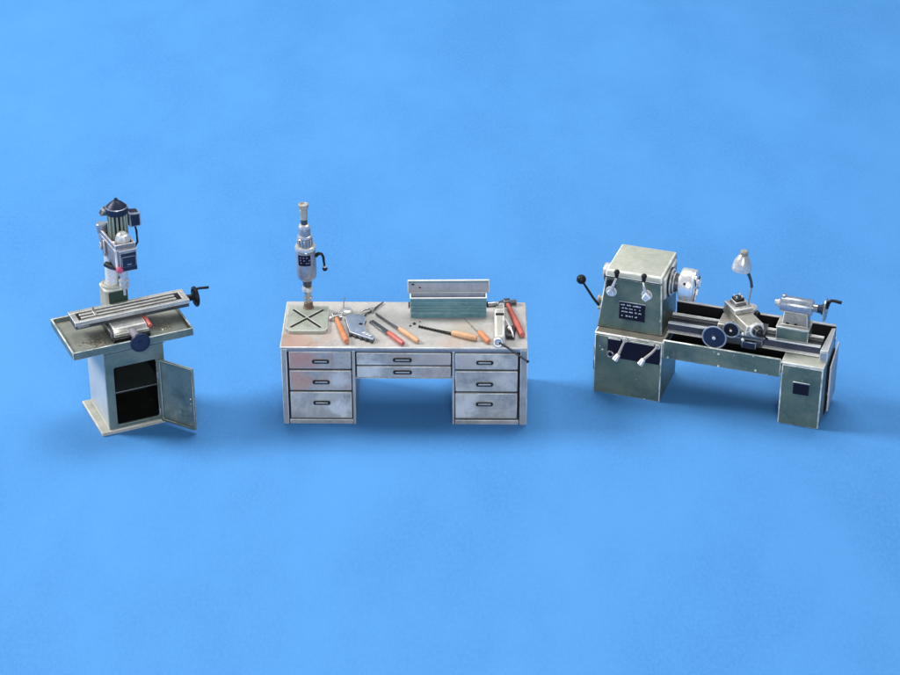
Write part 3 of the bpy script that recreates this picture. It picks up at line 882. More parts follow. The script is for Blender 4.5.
# table crank
b = MB()
b.cyl((SX1, 0.365, 1.008), (SX1 + 0.065, 0.365, 1.008), 0.036, 0.026, 18, 0.003)
b.rev((SX1 + 0.072, 0.365, 1.010), (1, 0, 0), [(0.030, -0.008), (0.050, 0), (0.050, 0.010), (0.025, 0.020)], 20)
b.torus((SX1 + 0.092, 0.365, 1.010), (1, 0, 0), 0.080, 0.016, 32, 8)
for k in range(3):
    a = R(90 + 120 * k)
    b.cyl((SX1 + 0.088, 0.365, 1.010), (SX1 + 0.092, 0.365 + 0.080 * math.cos(a), 1.010 + 0.080 * math.sin(a)), 0.011, None, 8)
wheel = b.build('table_wheel', M['black'], mill)
b = MB()
b.tube([(SX1 + 0.094, 0.352, 1.088), (SX1 + 0.125, 0.350, 1.094), (SX1 + 0.215, 0.345, 1.086)], [0.011, 0.012, 0.013])
b.build('crank_handle', M['black'], wheel)

# column
b = MB()
b.prism(rrect(0.262, 0.482, 0.475, 0.690, 0.045, 5), 0.858, 1.185, 0.012)
b.rev((0.372, 0.585, 1.180), (0, 0, 1), [(0.108, 0), (0.106, 0.02), (0.094, 0.030), (0.090, 0.022), (0.070, 0.022)], 32)
hous = b.build('column_housing', M['plinth'], mill)
b = MB()
b.prism(rrect(0.292, 0.468, 1.045, 1.168, 0.012, 3), 0, 0.006, 0.002, mat=FRONT(0, 0.4752, 0))
b.build('inspection_cover', paint('dark_green_cover', (0.016, 0.040, 0.034), None, (0.5, 0.55, 0.5), 0.5, 0.008, 0.4, seed=41), hous)
b = MB()
b.cyl((0.372, 0.585, 1.170), (0.372, 0.585, 1.52), 0.066, 0.060, 32)
b.build('column', M['column'], mill)
b = MB()
b.box(0.42, 0.455, 0.50, 0.56, 1.20, 1.30, 0.01, 2)
b.build('column_clamp', M['dark_steel'], mill)

# head
b = MB()
b.hull([(0.335, 0.290, 1.47), (0.505, 0.290, 1.47), (0.500, 0.66, 1.47), (0.325, 0.66, 1.47),
        (0.335, 0.290, 1.665), (0.520, 0.290, 1.665), (0.515, 0.78, 1.665), (0.312, 0.78, 1.665)], 0.014, 2)
head = b.build('head', M['head'], mill)
b = MB()
b.prism([(0.335, 0.285), (0.522, 0.285), (0.520, 0.74), (0.47, 0.79), (0.36, 0.79), (0.308, 0.75)], 1.666, 1.712, 0.005, 2,
        hole=[(0.352, 0.305), (0.505, 0.305), (0.503, 0.73), (0.465, 0.765), (0.365, 0.765), (0.328, 0.74)])
b.build('belt_guard', M['head'], head)
b = MB()
b.prism([(0.353, 0.306), (0.504, 0.306), (0.502, 0.73), (0.465, 0.764), (0.366, 0.764), (0.330, 0.74)], 1.6662, 1.676, 0)
b.build('guard_well', M['pit'], head)
b = MB()
b.box(0.366, 0.520, 0.262, 0.2895, 1.452, 1.640, 0.008, 2)
b.box(0.380, 0.508, 0.254, 0.2615, 1.500, 1.600, 0.004)
face = b.build('front_panel', M['navy'], head)
b = MB()
b.box(0.362, 0.527, 0.258, 0.2845, 1.644, 1.664, 0.005)
b.build('front_lip', M['box_in'], head)
b = MB()
b.box(0.425, 0.465, 0.2515, 0.2538, 1.520, 1.530, 0)
b.build('panel_marking', M['steel'], head)
b = MB()
b.cyl((0.310, 0.61, 1.585), (0.290, 0.61, 1.585), 0.030, 0.026, 16, 0.004)
b.cyl((0.318, 0.66, 1.535), (0.296, 0.66, 1.535), 0.022, None, 12, 0.004)
b.box(0.302, 0.322, 0.53, 0.56, 1.50, 1.66, 0.004)
b.build('side_bolts', M['head'], head)
b = MB()
b.box(0.3065, 0.330, 0.566, 0.582, 1.50, 1.65, 0)
b.build('side_slot', M['pit'], head)
b = MB()
b.rev((0.438, 0.385, 1.677), (0, 0, 1), [(0.068, 0), (0.072, 0.022), (0.070, 0.045), (0.056, 0.082), (0.050, 0.084), (0.032, 0.104), (0.012, 0.108), (0, 0.109)], 8)
b.build('pulley_dome', M['white'], head)
b = MB()
b.ball((0.345, 0.345, 1.712), 0.018)
b.build('guard_screw', M['white'], head)
b = MB()
b.rev((0.335, 0.68, 1.677), (0, 0, 1), [(0.044, 0), (0.044, 0.04), (0.047, 0.045), (0.047, 0.075), (0.038, 0.085), (0, 0.088)], 24)
b.build('idler_post', M['pale_blue'], head)
# motor
mx, my = 0.442, 0.520
b = MB()
b.cyl((mx, my, 1.677), (mx, my, 1.915), 0.070, None, 32)
core = b.build('motor_core', M['pit'], mill)
b = MB()
b.rev((mx, my, 1.677), (0, 0, 1), [(0.086, 0), (0.086, 0.013)], 32)
for k in range(14):
    a = 2 * math.pi * (k + 0.3) / 14
    b.box(-0.0085, 0.0085, 0.0702, 0.091, 1.690, 1.905, 0.002, mat=Matrix.Translation((mx, my, 0)) @ Matrix.Rotation(a, 4, 'Z'))
motor = b.build('motor', M['fins'], mill)
b = MB()
b.rev((mx, my, 1.906), (0, 0, 1), [(0.092, 0), (0.100, 0.012), (0.101, 0.055), (0.096, 0.064)], 36)
b.rev((mx, my, 1.970), (0, 0, 1), [(0.095, 0), (0.088, 0.008), (0.060, 0.034), (0.032, 0.056), (0.018, 0.064), (0.013, 0.082), (0, 0.086)], 36)
b.build('motor_cap', M['navy'], motor)
b = MB()
b.torus((mx, my, 1.970), (0, 0, 1), 0.0945, 0.0045, 36, 8)
b.build('cap_ring', M['pale_blue'], motor)
b = MB()
b.hull([(mx + 0.095, my - 0.055, 1.765), (mx + 0.200, my - 0.055, 1.765), (mx + 0.200, my + 0.055, 1.765), (mx + 0.095, my + 0.055, 1.765),
        (mx + 0.090, my - 0.055, 1.905), (mx + 0.200, my - 0.055, 1.895), (mx + 0.200, my + 0.055, 1.895), (mx + 0.090, my + 0.055, 1.915)], 0.014, 3)
b.cyl((mx + 0.07, my, 1.83), (mx + 0.10, my, 1.83), 0.03)
b.build('terminal_box', M['navy'], motor)
b = MB()
b.tube([(mx + 0.155, my + 0.02, 1.770), (mx + 0.165, my + 0.0, 1.70), (mx + 0.150, my - 0.06, 1.62), (mx + 0.100, my - 0.10, 1.585), (mx + 0.062, my - 0.10, 1.58)], 0.010)
b.build('cable', M['black'], motor)
b = MB()
b.hull([(mx - 0.155, my + 0.0, 1.90), (mx - 0.06, my - 0.02, 1.90), (mx - 0.06, my + 0.09, 1.90), (mx - 0.150, my + 0.08, 1.90),
        (mx - 0.120, my + 0.0, 1.955), (mx - 0.06, my - 0.01, 1.975), (mx - 0.06, my + 0.08, 1.975), (mx - 0.120, my + 0.07, 1.955)], 0.012, 2)
b.build('lifting_lug', M['dark_steel'], motor)
# quill, lever
b = MB()
b.rev((0.412, 0.36, 1.475), (0, 0, -1), [(0.052, 0), (0.052, 0.05), (0.040, 0.06), (0.040, 0.10), (0.030, 0.105), (0.030, 0.14), (0.045, 0.145), (0.045, 0.165), (0.034, 0.17), (0.034, 0.185), (0.045, 0.19), (0.042, 0.215), (0.020, 0.235), (0.012, 0.24), (0.012, 0.30)], 28)
b.build('spindle', M['white'], mill)
b = MB()
b.tube([(0.300, 0.500, 1.440), (0.325, 0.42, 1.445), (0.345, 0.315, 1.470), (0.352, 0.275, 1.480)], [0.026, 0.024, 0.019, 0.018])
b.cyl((0.33, 0.48, 1.445), (0.36, 0.48, 1.475), 0.018)
lv = b.build('quill_lever', M['black'], mill)
b = MB()
b.cyl((0.352, 0.285, 1.478), (0.357, 0.235, 1.486), 0.030, 0.028, 16, 0.008)
b.build('knob', M['pink'], lv)

# swarf on the tray
MMt = Matrix.Translation((-3.11614, -1.82438, 0)) @ Matrix.Rotation(0.43367, 4, 'Z')
m = MB()
for k in range(210):
    if k < 150:
        x, y = random.gauss(0.085, 0.055), random.gauss(0.17, 0.075)
        if not (-0.12 < x < 0.172 and 0.03 < y < 0.33):
            continue
    else:
        x, y = random.gauss(0.70, 0.05), random.gauss(0.22, 0.05)
        if not (0.58 < x < 0.86 and 0.05 < y < 0.4):
            continue
    s = random.uniform(0.003, 0.009)
    mt = Matrix.Translation((x, y, 0.862 + s * 0.4)) @ Euler((random.uniform(-0.5, 0.5), random.uniform(-0.5, 0.5), random.uniform(0, 6.3))).to_matrix().to_4x4()
    m.box(-s, s, -s * 0.4, s * 0.4, -s * 0.3, s * 0.3, 0, mat=mt)
sw = m.build('swarf', M['chips'])
sw.matrix_world = MMt
tag(sw, 'fine metal chips scattered over the tray of the milling machine', 'metal chips', kind='stuff')

# ================================================================== LATHE
LX, LY, LA = 1.32588, -1.01985, -0.33437
lathe = thing('lathe', 'dark green metal lathe with a white chuck, black bed and work lamp', 'lathe', (LX, LY, 0), LA)
# headstock pedestal
b = MB()
b.box(0.0, 0.633, 0.0, 0.60, 0, 0.610, 0.009)
ped = b.build('pedestal', M['green'], lathe)
b = MB()
b.box(-0.004, 0.637, -0.005, 0.62, 0.611, 0.634, 0.010)
b.build('pedestal_ledge', M['ledge'], ped)
b = MB()
b.prism(rrect(0.125, 0.618, 0.396, 0.594, 0.010, 3), 0, 0.005, 0.001, mat=FRONT(0, 0.0, 0))
panel = b.build('control_panel', M['navy_plate'], lathe)
b = MB()
b.box(0.130, 0.245, -0.013, -0.0055, 0.585, 0.600, 0.003)
b.box(0.300, 0.560, -0.013, -0.0055, 0.585, 0.600, 0.003)
b.build('panel_trim', M['cast'], panel)
for (xt, zt, xb, zb) in ((0.292, 0.612, 0.225, 0.418), (0.598, 0.598, 0.462, 0.415)):
    b = MB()
    b.tube([(xt, -0.018, zt), (xt - (xt - xb) * 0.35, -0.045, zt - (zt - zb) * 0.35), (xb + 0.02, -0.07, zb + 0.05)], [0.010, 0.012, 0.015])
    b.cyl((xt, 0.0, zt - 0.005), (xt, -0.030, zt - 0.005), 0.024, None, 14, 0.003)
    lv = b.build('gear_lever', M['ivory'], lathe)
    b = MB()
    b.cyl((xb + 0.022, -0.065, zb + 0.055), (xb - 0.008, -0.085, zb), 0.022, 0.032, 18, 0.006)
    b.build('knob', M['white'], lv)
b = MB()
b.torus((0.155, -0.012, 0.43), (0, -1, 0), 0.028, 0.008, 24, 8)
b.build('dial_ring', M['steel'], panel)
b = MB()
b.box(-0.022, -0.0005, 0.06, 0.10, 0.20, 0.30, 0.004)
b.box(-0.020, -0.0005, 0.06, 0.10, 0.33, 0.44, 0.004)
b.build('side_latch', M['black'], ped)

# tail pedestal
b = MB()
b.box(1.731, 2.104, 0.0, 0.60, 0, 0.620, 0.012)
ped2 = b.build('pedestal', M['green'], lathe)
b = MB()
b.box(1.724, 2.108, -0.003, 0.62, 0.621, 0.640, 0.008, 2)
b.build('pedestal_ledge', M['green_top'], ped2)
b = MB()
b.box(1.848, 1.994, -0.008, -0.0002, 0.336, 0.452, 0.003)
pl = b.build('rating_plate', M['navy_plate'], lathe)
b = MB()
b.box(1.846, 1.996, -0.012, 0.0, 0.4525, 0.464, 0.003)
b.build('plate_edge', M['steel'], pl)
b = MB()
b.hull([(2.104, 0.24, 0.03), (2.112, 0.24, 0.03), (2.112, 0.56, 0.03), (2.104, 0.56, 0.03), (2.104, 0.22, 0.55), (2.112, 0.22, 0.55), (2.112, 0.56, 0.55), (2.104, 0.56, 0.55)], 0)
b.build('cover_gap', M['pit'], ped2)
b = MB()
b.hull([(2.122, 0.275, 0.045), (2.138, 0.275, 0.045), (2.138, 0.60, 0.10), (2.122, 0.60, 0.10),
        (2.122, 0.255, 0.52), (2.136, 0.255, 0.52), (2.136, 0.61, 0.60), (2.122, 0.61, 0.60)], 0.006, 2)
b.box(2.110, 2.1215, 0.30, 0.33, 0.2, 0.22, 0)
b.box(2.110, 2.1215, 0.50, 0.53, 0.4, 0.42, 0)
b.build('end_cover', M['slab'], ped2)

# apron, tray, bed
b = MB()
b.box(0.638, 1.7225, 0.004, 0.026, 0.470, 0.660, 0.0085)
b.build('front_panel', M['green'], lathe)
b = MB()
b.box(0.638, 1.7225, 0.0265, 0.60, 0.50, 0.512, 0)
b.box(0.638, 2.03, 0.605, 0.62, 0.50, 0.66, 0)
b.build('tray_floor', M['pit'], lathe)  # floor and rear strip coloured near-black for the shade inside the tray
b = MB()
b.hull([(0.640, 0.505, 0.640), (2.110, 0.505, 0.640), (2.110, 0.53, 0.640), (0.640, 0.53, 0.640),
        (0.640, 0.480, 0.812), (2.110, 0.480, 0.812), (2.110, 0.50, 0.812), (0.640, 0.50, 0.812)], 0)
splash = b.build('splash_wall', M['pit'], lathe)
b = MB()
b.box(0.640, 2.112, 0.476, 0.504, 0.8125, 0.826, 0.004)
b.build('splash_edge', M['slab'], splash)
b = MB()
b.box(0.634, 2.030, 0.220, 0.420, 0.641, 0.730, 0)
bed = b.build('bed', M['pit'], lathe)
b = MB()
b.box(0.634, 2.030, 0.206, 0.219, 0.6625, 0.7325, 0)
b.build('bed_face', M['bed_blue'], bed)
for y, z, w in ((0.190, 0.745, 0.034), (0.352, 0.752, 0.032)):
    b = MB()
    b.box(0.634, 2.030, y, y + w, z - 0.012, z, 0)
    b.build('bed_way', M['bright'], bed)
b = MB()
b.box(0.634, 2.030, 0.168, 0.2055, 0.652, 0.662, 0)
b.build('bed_flange', M['bright'], bed)
b = MB()
b.box(0.634, 2.030, 0.225, 0.275, 0.7305, 0.738, 0)
b.box(0.634, 2.030, 0.300, 0.350, 0.7305, 0.736, 0)
b.build('bed_top', M['dark_steel'], bed)
b = MB()
b.hull([(2.040, 0.115, 0.641), (2.112, 0.115, 0.641), (2.112, 0.475, 0.641), (2.060, 0.475, 0.641),
        (2.040, 0.130, 0.742), (2.112, 0.130, 0.748), (2.112, 0.470, 0.806), (2.078, 0.470, 0.800)], 0.006, 2)
b.build('bed_end', M['slab'], lathe)
b = MB()
b.box(2.046, 2.106, 0.106, 0.1145, 0.652, 0.735, 0.003)
b.build('end_bracket', M['blue_steel'], lathe)

for x, z in ((1.155, 0.610), (1.160, 0.486), (1.500, 0.505)):
    b = MB()
    b.cyl((x, 0.0045, z), (x, -0.006, z), 0.011, 0.009, 12, 0.002)
    b.build('panel_screw', M['white'], lathe)

# headstock
b = MB()
b.frustum((-0.010, 0.600, 0.100, 0.640), (0.046, 0.570, 0.130, 0.680), 0.635, 1.150, 0.010)
hs = b.build('headstock', M['green'], lathe)
b = MB()
b.frustum((0.040, 0.578, 0.120, 0.688), (0.046, 0.566, 0.140, 0.684), 1.151, 1.215, 0.014, 2)
b.build('lid', M['green_top'], hs)
b = MB()
b.hull([(0.566, 0.16, 0.97), (0.600, 0.20, 0.97), (0.600, 0.60, 0.97), (0.566, 0.60, 0.97),
        (0.560, 0.16, 1.19), (0.590, 0.20, 1.17), (0.590, 0.62, 1.17), (0.560, 0.66, 1.19)], 0.014, 3)
b.build('end_cheek', M['green_top'], hs)
b = MB()
b.box(-0.006, 0.596, 0.104, 0.636, 0.6342, 0.646, 0)
b.build('base_dark_seam', M['pit'], hs)  # dark strip added to deepen the seam at the headstock foot
b = MB()
b.box(0.044, 0.572, 0.1235, 0.684, 1.146, 1.1545, 0)
b.build('lid_dark_seam', M['pit'], hs)  # dark strip added to deepen the seam below the lid
FP = lambda z: 0.100 + 0.030 * (z - 0.635) / 0.515      # headstock front face
slope = Vector((0, 0.030, 0.515)).normalized()
PLm = frame_of((0, FP(0.84) - 0.001, 0.84), (1, 0, 0), slope)
b = MB()
b.prism([(0.192, -0.086), (0.436, -0.090), (0.434, 0.078), (0.190, 0.082)], 0, 0.007, 0.002, mat=PLm)
pl = b.build('name_plate', M['navy_plate'], lathe)
b = MB()
b.box(0.190, 0.434, 0.082, 0.090, 0, 0.010, 0.002, mat=PLm)
b.build('plate_edge', M['steel'], pl)
b = MB()
rows = [(0.052, 0.014, ((0.205, 0.242), (0.262, 0.306), (0.318, 0.395))),
        (0.020, 0.011, ((0.216, 0.236), (0.246, 0.275), (0.285, 0.318), (0.335, 0.35), (0.380, 0.392))),
        (-0.014, 0.012, ((0.214, 0.236), (0.242, 0.272), (0.286, 0.325), (0.340, 0.358), (0.372, 0.405))),
        (-0.056, 0.014, ((0.216, 0.232), (0.256, 0.274), (0.286, 0.304), (0.314, 0.322), (0.342, 0.366)))]
for y, h, segs in rows:
    for a, c in segs:
        x = a
        while x < c - 0.004:
            w = random.uniform(0.006, 0.011)
            hh = h * random.uniform(0.55, 1.0)
            b.box(x, min(c, x + w), y, y + hh, 0.0065, 0.0085, 0, mat=PLm)
            x += w + 0.0025
b.build('lettering', M['mark'], pl)
b = MB()
b.prism(rrect(0.060, 0.145, -0.02, 0.125, 0.02, 4), 0, 0.006, 0.002, mat=frame_of((0, FP(1.0) - 0.001, 1.0), (1, 0, 0), slope))
b.build('dial_recess', M['black'], hs)
for kx, hx, hz in ((0.155, 0.108, 1.010), (0.408, 0.440, 1.030)):
    b = MB()
    yf = FP(hz)
    b.cyl((hx, yf, hz), (hx, yf - 0.012, hz), 0.052, 0.050, 24, 0.003)
    b.cyl((hx, yf - 0.012, hz), (hx, yf - 0.048, hz), 0.034, 0.030, 20, 0.006)
    b.tube([(hx, yf - 0.03, hz + 0.01), (hx + (kx - hx) * 0.6, yf - 0.045, hz + 0.09), (kx, yf - 0.030, 1.165)], [0.022, 0.014, 0.010])
    if kx > 0.3:
        b.hull([(hx - 0.045, yf - 0.045, hz - 0.02), (hx + 0.0, yf - 0.045, hz - 0.055), (hx + 0.055, yf - 0.045, hz + 0.0), (hx + 0.0, yf - 0.045, hz + 0.055),
                (hx - 0.035, yf - 0.062, hz - 0.015), (hx + 0.0, yf - 0.062, hz - 0.045), (hx + 0.045, yf - 0.062, hz + 0.0), (hx + 0.0, yf - 0.062, hz + 0.045)], 0.008, 2)
    lv = b.build('speed_lever', M['white'], lathe)
    b = MB()
    b.tube([(kx, 0.108, 1.160), (kx + 0.002, 0.100, 1.195), (kx + 0.004, 0.096, 1.222)], [0.014, 0.020, 0.018])
    b.ball((kx + 0.004, 0.095, 1.225), 0.026)
    b.build('knob', M['black'], lv)
# spindle ends and chuck (axis along x)
AY, AZ = 0.36, 1.070
b = MB()
b.rev((0.595, AY, AZ), (1, 0, 0), [(0.138, 0), (0.138, 0.010), (0.128, 0.013)], 40)
nose = b.build('spindle_nose', M['black'], lathe)
for x, r in ((0.609, 0.126), (0.632, 0.100)):
    b = MB()
    b.rev((x, AY, AZ), (1, 0, 0), [(r, 0), (r + 0.003, 0.005), (r, 0.012), (r - 0.008, 0.013)], 40)
    b.build('flange', M['white'], nose)
b = MB()
b.rev((0.622, AY, AZ), (1, 0, 0), [(0.106, 0), (0.106, 0.010)], 40)
b.rev((0.645, AY, AZ), (1, 0, 0), [(0.090, 0), (0.080, 0.02), (0.075, 0.055)], 40)
b.build('nose_core', M['dark_steel'], nose)
b = MB()
b.rev((0.690, AY, AZ), (1, 0, 0), [(0.095, -0.012), (0.118, 0.0), (0.146, 0.010), (0.150, 0.022), (0.150, 0.108), (0.146, 0.116)], 48)
b.rev((0.806, AY, AZ), (1, 0, 0), [(0.140, 0), (0.140, 0.006), (0.148, 0.010), (0.148, 0.026), (0.140, 0.032), (0.040, 0.032), (0.036, 0.020), (0, 0.020)], 48)
chuck = b.build('chuck', M['chuck'], lathe)
for k in range(3):
    mt = Matrix.Translation((0.838, AY, AZ)) @ Matrix.Rotation(R(30 + 120 * k), 4, 'X')
    b = MB()
    b.box(0, 0.012, -0.022, 0.022, 0.030, 0.138, 0.003, mat=mt)
    b.box(0.0122, 0.026, -0.020, 0.020, 0.030, 0.085, 0.003, mat=mt)
    b.build('jaw', M['chuck'], chuck)
    b = MB()
    b.box(-0.001, 0.006, -0.030, -0.023, 0.03, 0.138, 0, mat=mt)
    b.box(-0.001, 0.006, 0.023, 0.030, 0.03, 0.138, 0, mat=mt)
    b.build('jaw_slot', M['pit'], chuck)
b = MB()
for a in (R(-62), R(58), R(178)):
    d = Vector((0, math.sin(a), math.cos(a)))
    pc = Vector((0.756, AY, AZ)) + d * 0.1455
    b.cyl(pc, pc + d * 0.006, 0.012, None, 14)
b.build('key_hole', M['pit'], chuck)
b = MB()
b.rev((0.046, AY, AZ + 0.012), (-1, 0, 0), [(0.078, 0), (0.078, 0.058), (0.070, 0.070), (0.045, 0.076), (0.040, 0.068), (0, 0.068)], 32)
b.build('spindle_end', M['white'], lathe)
b = MB()
b.rev((0.02, AY, AZ - 0.006), (-1, 0, 0), [(0.082, 0), (0.082, 0.028)], 32)
b.build('spindle_collar', M['dark_steel'], lathe)
# shift lever with the black ball
b = MB()
b.tube([(-0.045, 0.30, 0.735), (-0.11, 0.30, 0.812), (-0.222, 0.30, 0.972)], [0.012, 0.012, 0.010])
lv = b.build('shift_lever', M['black'], lathe)
b = MB()
b.ball((-0.228, 0.30, 0.983), 0.045, 20)
b.build('ball_knob', M['black'], lv)
b = MB()
b.cyl((0.005, 0.30, 0.725), (-0.062, 0.30, 0.725), 0.026, 0.020, 16, 0.003)
b.build('lever_pivot', M['ivory'], lv)
b = MB()
b.rev((-0.06, 0.42, 0.74), (-1, 0, 0), [(0.040, -0.07), (0.040, 0.01), (0.045, 0.014), (0.045, 0.032), (0.03, 0.038)], 20)
b.build('lever_hub', M['ivory'], lv)

# carriage
b = MB()
b.box(1.120, 1.520, 0.120, 0.215, 0.672, 0.745, 0.006)
b.box(1.120, 1.520, 0.10, 0.38, 0.756, 0.790, 0.006)
car = b.build('carriage', M['dark_steel'], lathe)
b = MB()
b.box(1.095, 1.215, 0.165, 0.390, 0.758, 0.830, 0.006)
b.box(1.220, 1.300, 0.165, 0.390, 0.758, 0.815, 0.006)
b.build('saddle', M['cast'], car)
b = MB()
b.box(1.340, 1.470, 0.080, 0.119, 0.668, 0.735, 0.006)
b.build('gear_box', M['navy'], car)
def handwheel(x, y, z, r, rim, parent, mat):
    w = MB()
    w.rev((x, y, z), (0, -1, 0), [(r * 0.3, -0.03), (r * 0.3, 0), (r * 0.93, 0.0), (r * 0.93, 0.010), (r * 0.28, 0.012), (r * 0.2, 0.02)], 40)
    ob = w.build('handwheel', mat, parent)
    w = MB()
    w.torus((x, y - 0.006, z), (0, 1, 0), r * 0.955, r * rim, 48, 10)
    w.build('wheel_rim', M['blue_steel'], ob)
    w = MB()
    w.cyl((x, y - 0.010, z), (x, y - 0.030, z), r * 0.17, r * 0.13, 16, 0.003)
    w.build('hub', M['white'], ob)
    w = MB()
    w.cyl((x, y + 0.02, z), (x, 0.15, z), r * 0.22)
    w.build('axle', M['dark_steel'], ob)
    return ob
handwheel(1.098, 0.045, 0.752, 0.112, 0.075, lathe, M['navy'])
handwheel(1.235, 0.105, 0.822, 0.076, 0.11, lathe, M['black'])
# swivelled compound slide: a long block turned across the bed
CM = Matrix.Translation((1.300, 0.300, 0.79)) @ Matrix.Rotation(R(-50), 4, 'Z')
b = MB()
b.box(-0.215, 0.215, -0.088, 0.088, 0.0, 0.045, 0.006, mat=CM)
b.build('compound_base', M['cast'], car)
b = MB()
b.hull([(-0.225, -0.095, 0.046), (0.225, -0.095, 0.046), (0.225, 0.095, 0.046), (-0.225, 0.095, 0.046),
        (-0.225, -0.080, 0.105), (0.225, -0.080, 0.105), (0.225, 0.080, 0.105), (-0.225, 0.080, 0.105)], 0.006, 2, mat=CM)
comp = b.build('compound_slide', M['cast'], lathe)
b = MB()
b.box(-0.215, -0.005, -0.090, 0.100, 0.106, 0.150, 0.006, 2, mat=CM)
b.build('tool_block', M['slide'], comp)
b = MB()
b.box(-0.185, -0.065, -0.052, 0.060, 0.151, 0.166, 0.004, mat=CM)
b.build('tool_bed', M['dark_steel'], comp)
b = MB()
b.box(-0.180, -0.075, -0.046, 0.054, 0.167, 0.186, 0.004, mat=CM)
post = b.build('tool_post', M['cast'], lathe)
b = MB()
b.box(-0.170, -0.085, -0.040, 0.046, 0.187, 0.212, 0.003, mat=CM)
b.build('tool_clamp', M['black'], post)
for dx, dy in ((-0.150, -0.025), (-0.105, -0.025), (-0.150, 0.030), (-0.105, 0.030)):
    b = MB()
    b.cyl((dx, dy, 0.2125), (dx, dy, 0.238), 0.009, None, 10, 0.002, mat=CM)
    b.build('clamp_screw', M['steel'], post)
b = MB()
b.cyl((0.225, 0.0, 0.070), (0.262, 0.0, 0.068), 0.068, 0.068, 28, 0.006, mat=CM)
dial = b.build('slide_dial', M['white'], lathe)
b = MB()
b.cyl((0.2625, 0.0, 0.068), (0.310, 0.0, 0.066), 0.052, 0.042, 24, 0.008, mat=CM)
b.ball((0, 0, 0), 0.024, mat=CM @ Matrix.Translation((0.315, 0.0, 0.066)))
b.build('dial_knob', M['black'], dial)
b = MB()
b.tube([(0.300, 0.01, 0.05), (0.305, 0.055, 0.015), (0.312, 0.085, -0.015)], 0.010, mat=CM)
b.build('dial_handle', M['black'], dial)
b = MB()
b.ball((1.345, 0.10, 0.800), 0.018)
b.ball((1.350, 0.08, 0.752), 0.018)
b.cyl((1.345, 0.10, 0.80), (1.345, 0.16, 0.80), 0.010)
b.cyl((1.350, 0.08, 0.752), (1.350, 0.13, 0.752), 0.010)
b.build('feed_knobs', M['white'], car)
# swivel drum at the back of the slide
b = MB()
b.rev((1.330, 0.425, 0.79), (0, 0, 1), [(0.070, 0), (0.070, 0.115), (0.062, 0.122), (0, 0.124)], 28)
b.build('swivel_drum', M['white'], car)
b = MB()
b.cyl((1.392, 0.400, 0.86), (1.418, 0.385, 0.86), 0.034, 0.030, 20, 0.004)
b.build('drum_knob', M['black'], car)

# work lamp on the carriage
b = MB()
b.tube([(1.318, 0.42, 0.910), (1.316, 0.418, 0.96), (1.322, 0.41, 1.03), (1.334, 0.39, 1.10), (1.340, 0.37, 1.150)], [0.008, 0.008, 0.009, 0.009, 0.010])
lamp = b.build('work_lamp', M['pale_blue'], lathe)
b = MB()
b.tube([(1.341, 0.37, 1.140), (1.334, 0.36, 1.20), (1.316, 0.355, 1.255), (1.295, 0.352, 1.300)], [0.014, 0.013, 0.014, 0.018])
b.build('lamp_arm', M['dark_steel'], lamp)
b = MB()
ax = Vector((0.10, -0.06, 1)).normalized()
b.rev((1.240, 0.35, 1.315), ax, [(0.088, 0), (0.090, 0.006), (0.085, 0.045), (0.072, 0.090), (0.053, 0.125), (0.040, 0.145), (0.034, 0.152),
                                 (0.030, 0.146), (0.064, 0.088), (0.077, 0.045), (0.081, 0.004)], 36)
b.build('lamp_shade', M['white'], lamp)
b = MB()
b.rev(Vector((1.240, 0.35, 1.315)) + ax * 0.150, ax, [(0.034, 0), (0.036, 0.010), (0.030, 0.013), (0.030, 0.022), (0.036, 0.025), (0.036, 0.036), (0.026, 0.044)], 24)
b.build('lamp_cap', M['cast'], lamp)
b = MB()
b.ball(Vector((1.240, 0.35, 1.315)) + ax * 0.03, 0.040)
b.build('lamp_bulb', M['ivory'], lamp)

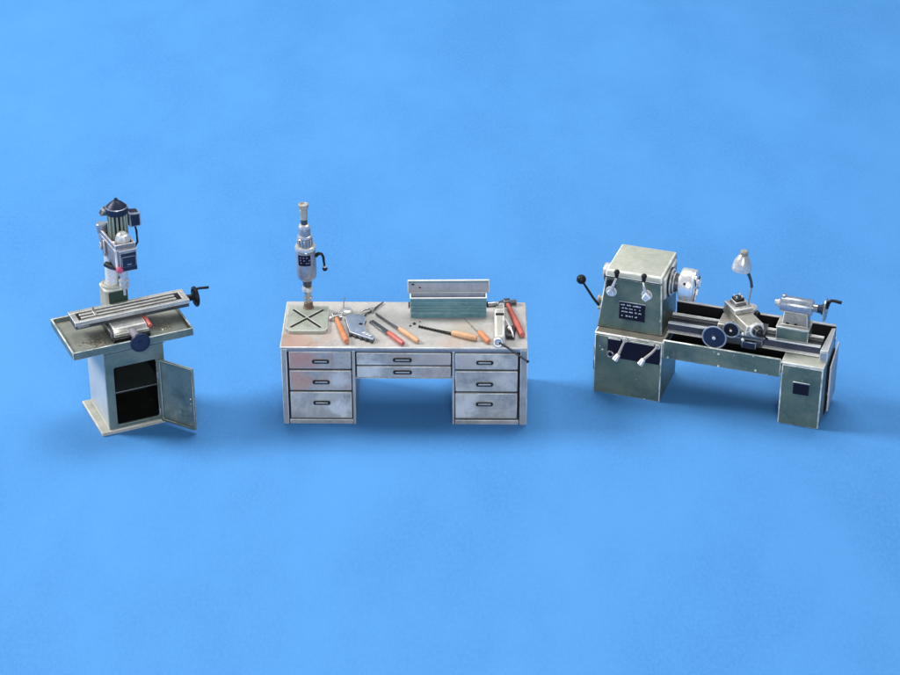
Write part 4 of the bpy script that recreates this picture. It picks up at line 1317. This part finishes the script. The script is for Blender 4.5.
# tailstock
b = MB()
b.box(1.622, 1.912, 0.195, 0.405, 0.756, 0.872, 0.006, 2)
b.build('tailstock_base', M['green'], lathe)
b = MB()
b.box(1.618, 1.916, 0.192, 0.408, 0.8725, 0.884, 0.003)
b.build('tailstock_edge', M['slide'], lathe)
b = MB()
b.hull([(1.662, 0.225, 0.8845), (1.895, 0.225, 0.8845), (1.895, 0.380, 0.8845), (1.662, 0.380, 0.8845),
        (1.672, 0.245, 1.020), (1.880, 0.245, 1.020), (1.880, 0.365, 1.020), (1.672, 0.365, 1.020)], 0.006, 2)
b.box(1.655, 1.90, 0.214, 0.224, 0.885, 0.905, 0.003)
b.build('tailstock_body', M['cast'], lathe)
b = MB()
b.box(1.700, 1.725, 0.2165, 0.2235, 0.9055, 0.920, 0)
b.box(1.775, 1.800, 0.2165, 0.2235, 0.9055, 0.920, 0)
b.build('clamp_nuts', M['black'], lathe)
TYc, TZc = 0.305, 1.062
b = MB()
b.rev((1.630, TYc, TZc), (1, 0, 0), [(0.050, -0.012), (0.066, 0), (0.074, 0.006), (0.074, 0.278), (0.068, 0.286), (0.040, 0.288)], 40)
b.rev((1.650, TYc, TZc + 0.055), (0, 0, 1), [(0.024, 0), (0.024, 0.030), (0.016, 0.036)], 18)
brl = b.build('tailstock_barrel', M['pale_blue'], lathe)
b = MB()
b.rev((1.630, TYc, TZc), (-1, 0, 0), [(0.040, 0), (0.040, 0.022), (0.030, 0.026), (0.028, 0.055), (0.008, 0.062)], 24)
b.build('quill', M['white'], brl)
b = MB()
b.rev((1.915, TYc, TZc), (1, 0, 0), [(0.036, 0), (0.036, 0.045), (0.030, 0.047)], 24)
b.build('dial_sleeve', M['steel'], brl)
b = MB()
b.rev((1.962, TYc, TZc), (1, 0, 0), [(0.032, 0), (0.038, 0.005), (0.038, 0.028), (0.050, 0.032), (0.050, 0.046), (0.030, 0.050)], 24)
b.build('wheel_collar', M['navy'], brl)
b = MB()
b.rev((2.010, TYc, TZc), (1, 0, 0), [(0.045, 0), (0.095, 0.008), (0.105, 0.012), (0.106, 0.022), (0.098, 0.028), (0.085, 0.020), (0.030, 0.020), (0.022, 0.040), (0, 0.042)], 40)
hw = b.build('tailstock_wheel', M['steel'], lathe)
b = MB()
b.tube([(2.032, TYc, TZc + 0.012), (2.050, TYc - 0.002, TZc + 0.075), (2.068, TYc - 0.003, TZc + 0.100), (2.090, TYc - 0.003, TZc + 0.105), (2.165, TYc - 0.005, TZc + 0.098)], [0.020, 0.017, 0.014, 0.014, 0.016])
b.build('crank_handle', M['black'], hw)
